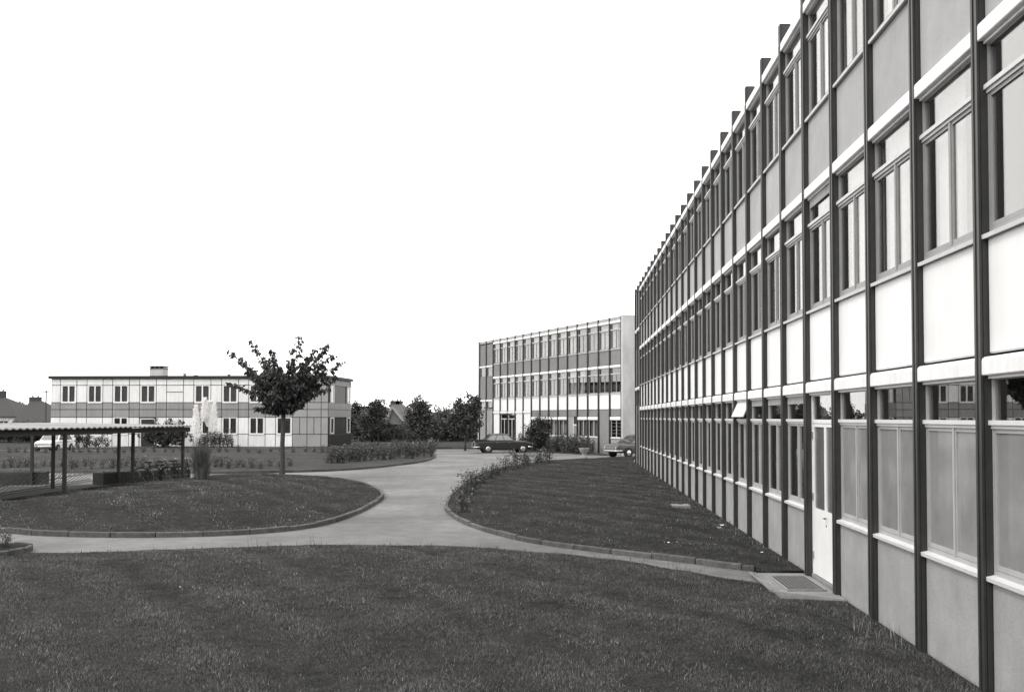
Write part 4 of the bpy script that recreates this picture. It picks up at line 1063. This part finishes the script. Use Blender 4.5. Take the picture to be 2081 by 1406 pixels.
# ------------------------------------------------------------------ cars
def car(name, label, loc, heading, L, W, H, paint, belt, prof, cab, wb, fo, wheel_r=.31, fins=False, fast=0):
    """local x forward. prof: (x, z_bottom, z_top, half width); cab: windscreen base/top, rear top/base x, roof half width."""
    T = empty(name, loc, heading); tag(T, label, 'car')
    mb = MB(); ring = []
    for (x, zb, zt, hw) in prof:
        sec = [(hw * .80, zb), (hw * .96, zb + .07), (hw, zb + (zt - zb) * .42), (hw, zb + (zt - zb) * .68), (hw * .975, zt - .05), (hw * .90, zt - .005), (hw * .5, zt + .018), (0, zt + .024)]
        ring.append([(x, y, z) for y, z in sec] + [(x, -y, z) for y, z in reversed(sec[:-1])])
    n = len(ring[0]); vs = [p for r_ in ring for p in r_]; fs = []
    for i in range(len(ring) - 1):
        for j in range(n): fs.append((i * n + j, i * n + (j + 1) % n, (i + 1) * n + (j + 1) % n, (i + 1) * n + j))
    fs += [tuple(range(n)), tuple(reversed(range((len(ring) - 1) * n, len(ring) * n)))]
    body = mb.add(vs, fs).build('body', paint, T, smooth=True)
    m = body.modifiers.new('edge', 'EDGE_SPLIT'); m.split_angle = R(35)
    hw = W / 2
    wsb, wst, rt, rb, hwr = cab; hb = hw * .90
    zt = H; sec = [(wsb, belt - .02, hb), (wst, zt - .03, hwr), (wst - .25, zt, hwr), (rt + .25, zt, hwr), (rt, zt - .04, hwr), (rb, belt - .02, hb)]
    cb = MB(); vs = []
    for (x, z, y) in sec: vs += [(x, y, z - (.0 if z < belt else .035)), (x, y * .85, z), (x, -y * .85, z), (x, -y, z - (.0 if z < belt else .035))]
    low = [(x, hb, belt - .02) for (x, z, y) in sec]
    fs = []
    for i in range(5):
        for j in range(3): fs.append((4 * i + j, 4 * i + j + 1, 4 * i + 5 + j, 4 * i + 4 + j))
    k = len(vs); 
    for s in (1, -1):
        pts = [(sec[0][0], s * hb, belt - .02), (sec[1][0], s * hwr, sec[1][1] - .035), (sec[2][0], s * hwr, sec[2][1] - .035), (sec[3][0], s * hwr, sec[3][1] - .035), (sec[4][0], s * hwr, sec[4][1] - .035), (sec[5][0], s * hb, belt - .02)]
        q = len(vs); vs += pts; fs.append(tuple(range(q, q + 6)))
    cabin = cb.add(vs, fs).build('cabin', paint, T, smooth=False)
    # glass plates a few millimetres proud of the pillars
    def sidept(x, f, s):                 # f: 0 belt .. 1 roof
        return Vector((x, s * (hb + (hwr - hb) * f + .008), belt + (zt - .07 - belt) * f))
    nw = 3 if not fast else 2
    for s in (1, -1):
        for k in range(nw):
            xb0 = wsb - .10 + (rb + .12 - wsb + .10) * k / nw; xb1 = wsb - .10 + (rb + .12 - wsb + .10) * (k + 1) / nw
            xt0 = wst - .04 + (rt + .05 - wst + .04) * k / nw; xt1 = wst - .04 + (rt + .05 - wst + .04) * (k + 1) / nw
            e = .025
            q = [sidept(xb0 - e, .08, s), sidept(xb1 + e, .08, s), sidept(xt1 + e, .90, s), sidept(xt0 - e, .90, s)]
            q2 = [p - Vector((0, s * .006, 0)) for p in q]
            MB().add(q + q2, [(0, 1, 2, 3), (7, 6, 5, 4), (0, 4, 5, 1), (1, 5, 6, 2), (2, 6, 7, 3), (3, 7, 4, 0)]).build('side_window', 'car_pane', T)
    def endglass(xb, xt, nm):
        sg = 1 if xb > xt else -1; q = []
        for f, ins in ((.08, .90), (.90, .86)):
            x = xb + (xt - xb) * f; z = belt + (zt - .05 - belt) * f; y = (hb + (hwr - hb) * f) * ins
            q.append((x, y, z)); q.append((x, -y, z))
        q = [Vector(q[0]), Vector(q[1]), Vector(q[3]), Vector(q[2])]; off = Vector((sg * .02, 0, .02)); off2 = Vector((sg * .012, 0, .012))
        v = [p + off for p in q] + [p + off2 for p in q]
        MB().add(v, [(0, 1, 2, 3), (7, 6, 5, 4), (0, 4, 5, 1), (1, 5, 6, 2), (2, 6, 7, 3), (3, 7, 4, 0)]).build(nm, 'car_pane', T)
    endglass(wsb, wst, 'windscreen'); endglass(rb, rt, 'rear_window')
    # wheels
    for x in (fo, fo - wb):
        for s in (1, -1):
            y = s * (hw - .10)
            a = MB().lathe([(wheel_r + .045, -.02), (wheel_r + .045, .085)], 20, 'y').build('wheel_arch', 'black', T, loc=(x, s * (hw - .077) - (.0325), wheel_r))
            a.location.y = s * (hw - .030) - .0325
            w = MB().lathe([(wheel_r - .06, -.085), (wheel_r - .01, -.08), (wheel_r, -.05), (wheel_r, .05), (wheel_r - .01, .08), (wheel_r - .06, .085)], 22, 'y').build('wheel', 'tyre', T, loc=(x, s * (hw - .045), wheel_r))
            MB().lathe([(wheel_r * .62, -.02), (wheel_r * .60, .0), (wheel_r * .35, .018), (.02, .026)], 18, 'y').build('hubcap', 'chrome', w, loc=(0, .083 if s > 0 else -.083, 0)).rotation_euler = (0, 0, 0 if s > 0 else math.pi)
    xf, xr = prof[-1][0], prof[0][0]
    for x, s, nm in ((xf, 1, 'front_bumper'), (xr, -1, 'rear_bumper')):
        MB().tube([(x - s * .38, hw * 1.0, .46), (x - s * .06, hw * .96, .45), (x + s * .08, hw * .55, .45), (x + s * .09, 0, .45), (x + s * .08, -hw * .55, .45), (x - s * .06, -hw * .96, .45), (x - s * .38, -hw * 1.0, .46)], .05, 8).build(nm, 'chrome', T, smooth=True)
    for s in (1, -1):
        MB().lathe([(.09, -.03), (.085, .02), (.02, .035)], 14, 'y').build('headlight', 'lamp_lens', T, loc=(xf + .01, s * hw * .68, .64), rz=R(-90))
        MB().box(xr - .03, xr + .05, s * hw * .78 - .06, s * hw * .78 + .06, .56, .74).build('tail_light', 'lamp_lens', T)
        for x in (.35, -.55): MB().box(x - .07, x + .07, s * hw - .01 if s > 0 else s * hw - .025, s * hw + .025 if s > 0 else s * hw + .01, belt - .17, belt - .14).build('door_handle', 'chrome', T)
        MB().box(xr + .25, xf - .3, s * hw + (.002 if s > 0 else -.014), s * hw + (.014 if s > 0 else -.002), belt - .115, belt - .095).build('trim_strip', 'chrome', T)
        if fins:
            MB().extr_z([(xr + .0, s * hw * .80), (xr + .0, s * hw * .96), (xr + 1.1, s * hw * .94), (xr + 1.1, s * hw * .90)] if s > 0 else [(xr + .0, s * hw * .96), (xr + .0, s * hw * .80), (xr + 1.1, s * hw * .90), (xr + 1.1, s * hw * .94)], belt - .14, belt + .055).build('tail_fin', paint, T)
    MB().box(xf - .0, xf + .025, -hw * .5, hw * .5, .56, .72).build('grille', 'chrome', T)
    MB().box(xr - .025, xr + .02, -.25, .25, .55, .66).build('number_plate', 'black', T)
    return T
pm_ = mat('car_pane', .06, .05, .05, 2, spec=.5); pm_.node_tree.nodes['Principled BSDF'].inputs['IOR'].default_value = 2.3
p404 = [(-2.20, .45, .74, .66), (-2.15, .34, .86, .75), (-1.95, .28, .91, .785), (-1.45, .24, .93, .80), (-.7, .21, .94, .81), (.2, .21, .94, .81), (.85, .22, .92, .80), (1.3, .24, .89, .79), (1.85, .28, .85, .77), (2.12, .34, .80, .74), (2.2, .44, .70, .68)]
dc = G(1020, 920)
car('saloon_car', 'dark four-door saloon with chrome bumper and tail fins parked on the road', (dc.x, dc.y + .55, 0), R(14), 4.44, 1.64, 1.45, 'paint_dark', .93, p404, (.80, .32, -.98, -1.48, .60), 2.65, 1.42, .315, fins=True)
g5 = [(-2.2, .46, .76, .68), (-2.1, .34, .86, .76), (-1.5, .27, .92, .81), (-.6, .24, .94, .83), (.4, .24, .94, .83), (1.1, .26, .93, .82), (1.75, .30, .90, .80), (2.1, .36, .85, .76), (2.2, .48, .74, .70)]
gc_ = G(1246, 929)
hd = math.atan2(-.60, -.80)
car('grey_car', 'grey saloon with raked windscreen half hidden by the end of the long building', (gc_.x + .80 * 2.0 - .05, gc_.y + .60 * 2.0 - .2, 0), hd, 4.4, 1.68, 1.50, 'paint_grey', .93, g5, (1.05, .15, -.95, -1.6, .62), 2.7, 1.3, .31)
w6 = [(-1.9, .45, .80, .66), (-1.85, .34, .88, .72), (-1.4, .26, .90, .76), (0, .22, .91, .77), (.8, .24, .90, .77), (1.5, .28, .85, .74), (1.85, .36, .76, .70), (1.92, .46, .66, .64)]
wc = G(108, 919)
car('white_car', 'small white hatchback seen through the posts of the bicycle shelter', (wc.x - .75, wc.y + 1.6, 0), math.atan2(-.99, .08), 3.85, 1.56, 1.42, 'paint_white', .90, w6, (.95, .38, -1.45, -1.85, .60), 2.44, 1.15, .29, fast=1)

# ------------------------------------------------------------------ stone urn
q = G(1187, 932)
T = empty('stone_urn', (q.x, q.y, .10)); tag(T, 'pale stone flower urn on the lawn edge before the parked cars', 'urn')
MB().lathe([(.24, -.12), (.24, .05), (.15, .08), (.13, .16), (.17, .26), (.30, .42), (.33, .55), (.34, .60), (.28, .60), (.26, .54)], 20).build('bowl', 'stone', T, smooth=True)
pl = use('plant', ROSES[2], T, (0, 0, .52)); pl.scale = (.7, .7, .75)

# ------------------------------------------------------------------ door slab with foot grating, lawn slab, scraps
T = empty('door_step', (3.55, 15.7, 0)); tag(T, 'concrete doorstep slab with recessed foot grating before the white door', 'doorstep')
def L_(x, y): return (x - 3.55, y - 15.7)
c = [(3.08, 15.15), (4.02, 14.42), (4.02, 16.85), (3.18, 16.9)]
gx0, gx1, gy0, gy1 = 3.36, 3.90, 15.15, 16.45
MB().extr_z([L_(*q) for q in c], -.03, .055).build('slab', 'concrete', T)
MB().box(gx0 - 3.55, gx1 - 3.55, gy0 - 15.7, gy1 - 15.7, .058, .061).build('pit', 'black', T)
gr = MB()
for q in ((gx0 - .03, gx1 + .03, gy0 - .03, gy0), (gx0 - .03, gx1 + .03, gy1, gy1 + .03), (gx0 - .03, gx0, gy0, gy1), (gx1, gx1 + .03, gy0, gy1)): gr.box(q[0] - 3.55, q[1] - 3.55, q[2] - 15.7, q[3] - 15.7, .06, .078)
gr = gr.build('grating', 'stone', T)
for k in range(1, 9):
    x = gx0 + (gx1 - gx0) * k / 9 - 3.55; MB().box(x - .008, x + .008, gy0 - 15.7, gy1 - 15.7, .062, .075).build('bar', 'steel_dull', gr)
for k in range(1, 22):
    y = gy0 + (gy1 - gy0) * k / 22 - 15.7; MB().box(gx0 - 3.55, gx1 - 3.55, y - .008, y + .008, .0635, .0765).build('bar', 'steel_dull', gr)
MB().box(-.47, -.43, -.55, 1.2, .056, .075).build('edge_angle', 'concrete', T)
q = G(1383, 1027, .15)
T = empty('concrete_cover', (q.x, q.y, .14)); tag(T, 'small flat concrete cover set in the lawn by the long building', 'cover')
MB().box(-.25, .25, -.3, .3, -.1, .035).build('slab', 'concrete', T); MB().tube([(-.06, 0, .03), (-.05, 0, .055), (.05, 0, .055), (.06, 0, .03)], .006, 5).build('handle', 'iron', T)
def scrap(px, py, s, z, seed):
    rn_ = random.Random(seed); q = G(px, py, z); mb = MB(); n = 6; vs = [(0, 0, .03 * s)]
    for k in range(n): t = k * 2 * math.pi / n; r_ = s * rn_.uniform(.5, 1); vs.append((r_ * math.cos(t), r_ * math.sin(t), rn_.uniform(0, .5) * s))
    lo = [(v[0], v[1], v[2] - .004) for v in vs]; k = n + 1
    fs = [(0, 1 + i, 1 + (i + 1) % n) for i in range(n)] + [(k, k + 1 + (i + 1) % n, k + 1 + i) for i in range(n)] + [(1 + i, k + 1 + i, k + 1 + (i + 1) % n, 1 + (i + 1) % n) for i in range(n)]
    return mb.add(vs + lo, fs).build('paper_scrap', 'paper', loc=tuple(q))
for k, (px, py, s, z) in enumerate(((865, 1155, .06, .09), (1467, 1067, .10, .16), (1461, 1072, .06, .16), (1548, 1122, .06, .16), (415, 1349, .025, .09), (1358, 1102, .04, .16), (1376, 1101, .04, .16), (366, 1192, .03, .09))):
    o = scrap(px, py, s * .7, z, k); near = z > .1
    tag(o, 'white paper scrap on the grass near the foot of the long building' if near else 'white paper scrap lying on the front lawn', 'litter', 'paper scraps by the long building' if near else 'paper scraps on the front lawn')

# taller weeds at the wall foot and along the path edge
def weeds(pts, label, seed, h0, h1, n=26, m='grass', sp=.22, w=.007):
    rng = np.random.default_rng(seed); V = []
    for (x, y, z) in pts:
        for k in range(n):
            a = rng.uniform(0, 6.28); h = rng.uniform(h0, h1); le = rng.uniform(.15, .7) * h
            b = np.array([x + rng.normal() * sp, y + rng.normal() * sp, z - .02]); d = np.array([math.cos(a), math.sin(a), 0]); s = np.array([-d[1], d[0], 0]) * w
            mm = b + d * le * .3 + np.array([0, 0, h * .65]); t = b + d * le + np.array([0, 0, h])
            V += [[b - s, b + s, mm + s * .7, mm - s * .7], [mm - s * .7, mm + s * .7, t + s * .1, t - s * .1]]
    o = use('weeds', quick_mesh('weeds', np.array(V), 4, m)); tag(o, label, 'weeds', kind='stuff'); return o
wp = [(3.86, y, .05) for y in np.arange(8.6, 14.2, .33)]
weeds(wp, 'grass tufts along the foot of the long building wall', 1, .03, .09, 14, 'grass', .06, .004)
weeds([(3.85, 12.1, .06), (3.8, 11.8, .06), (3.75, 12.4, .06)], 'tall pale grass tuft at the foot of a post', 2, .06, .26, 13, 'dry_grass', .13, .0025)
weeds([(3.85, y, .12) for y in np.arange(17.2, 56, .8)], 'grass tufts along the far part of the long wall', 5, .03, .09, 10, 'grass', .09, .008)
weeds([(x, y - .05, .04) for i, (x, y) in enumerate(fg_edge) if i % 2 == 0], 'grass fringe along the front lawn edge', 3, .03, .08, 16, 'grass', .14, .005)
weeds([tuple(G(px, py, .04)) for px, py in ((520, 1113), (610, 1111), (635, 1109), (1255, 1143), (1360, 1158), (1380, 1160))], 'tall thin weeds along the path edge', 4, .10, .34, 5, 'grass', .10, .003)

# grass creeping over the kerbs
weeds([(x, y, .095) for i, (x, y) in enumerate(mf) if i % 2 == 0], 'grass fringe over the kerb of the mound', 6, .02, .07, 14, 'grass', .10, .006)
weeds([(x, y, .09) for i, (x, y) in enumerate(rn[:60]) if i % 2 == 0], 'grass fringe over the kerb of the right lawn', 7, .02, .07, 16, 'grass', .09, .005)
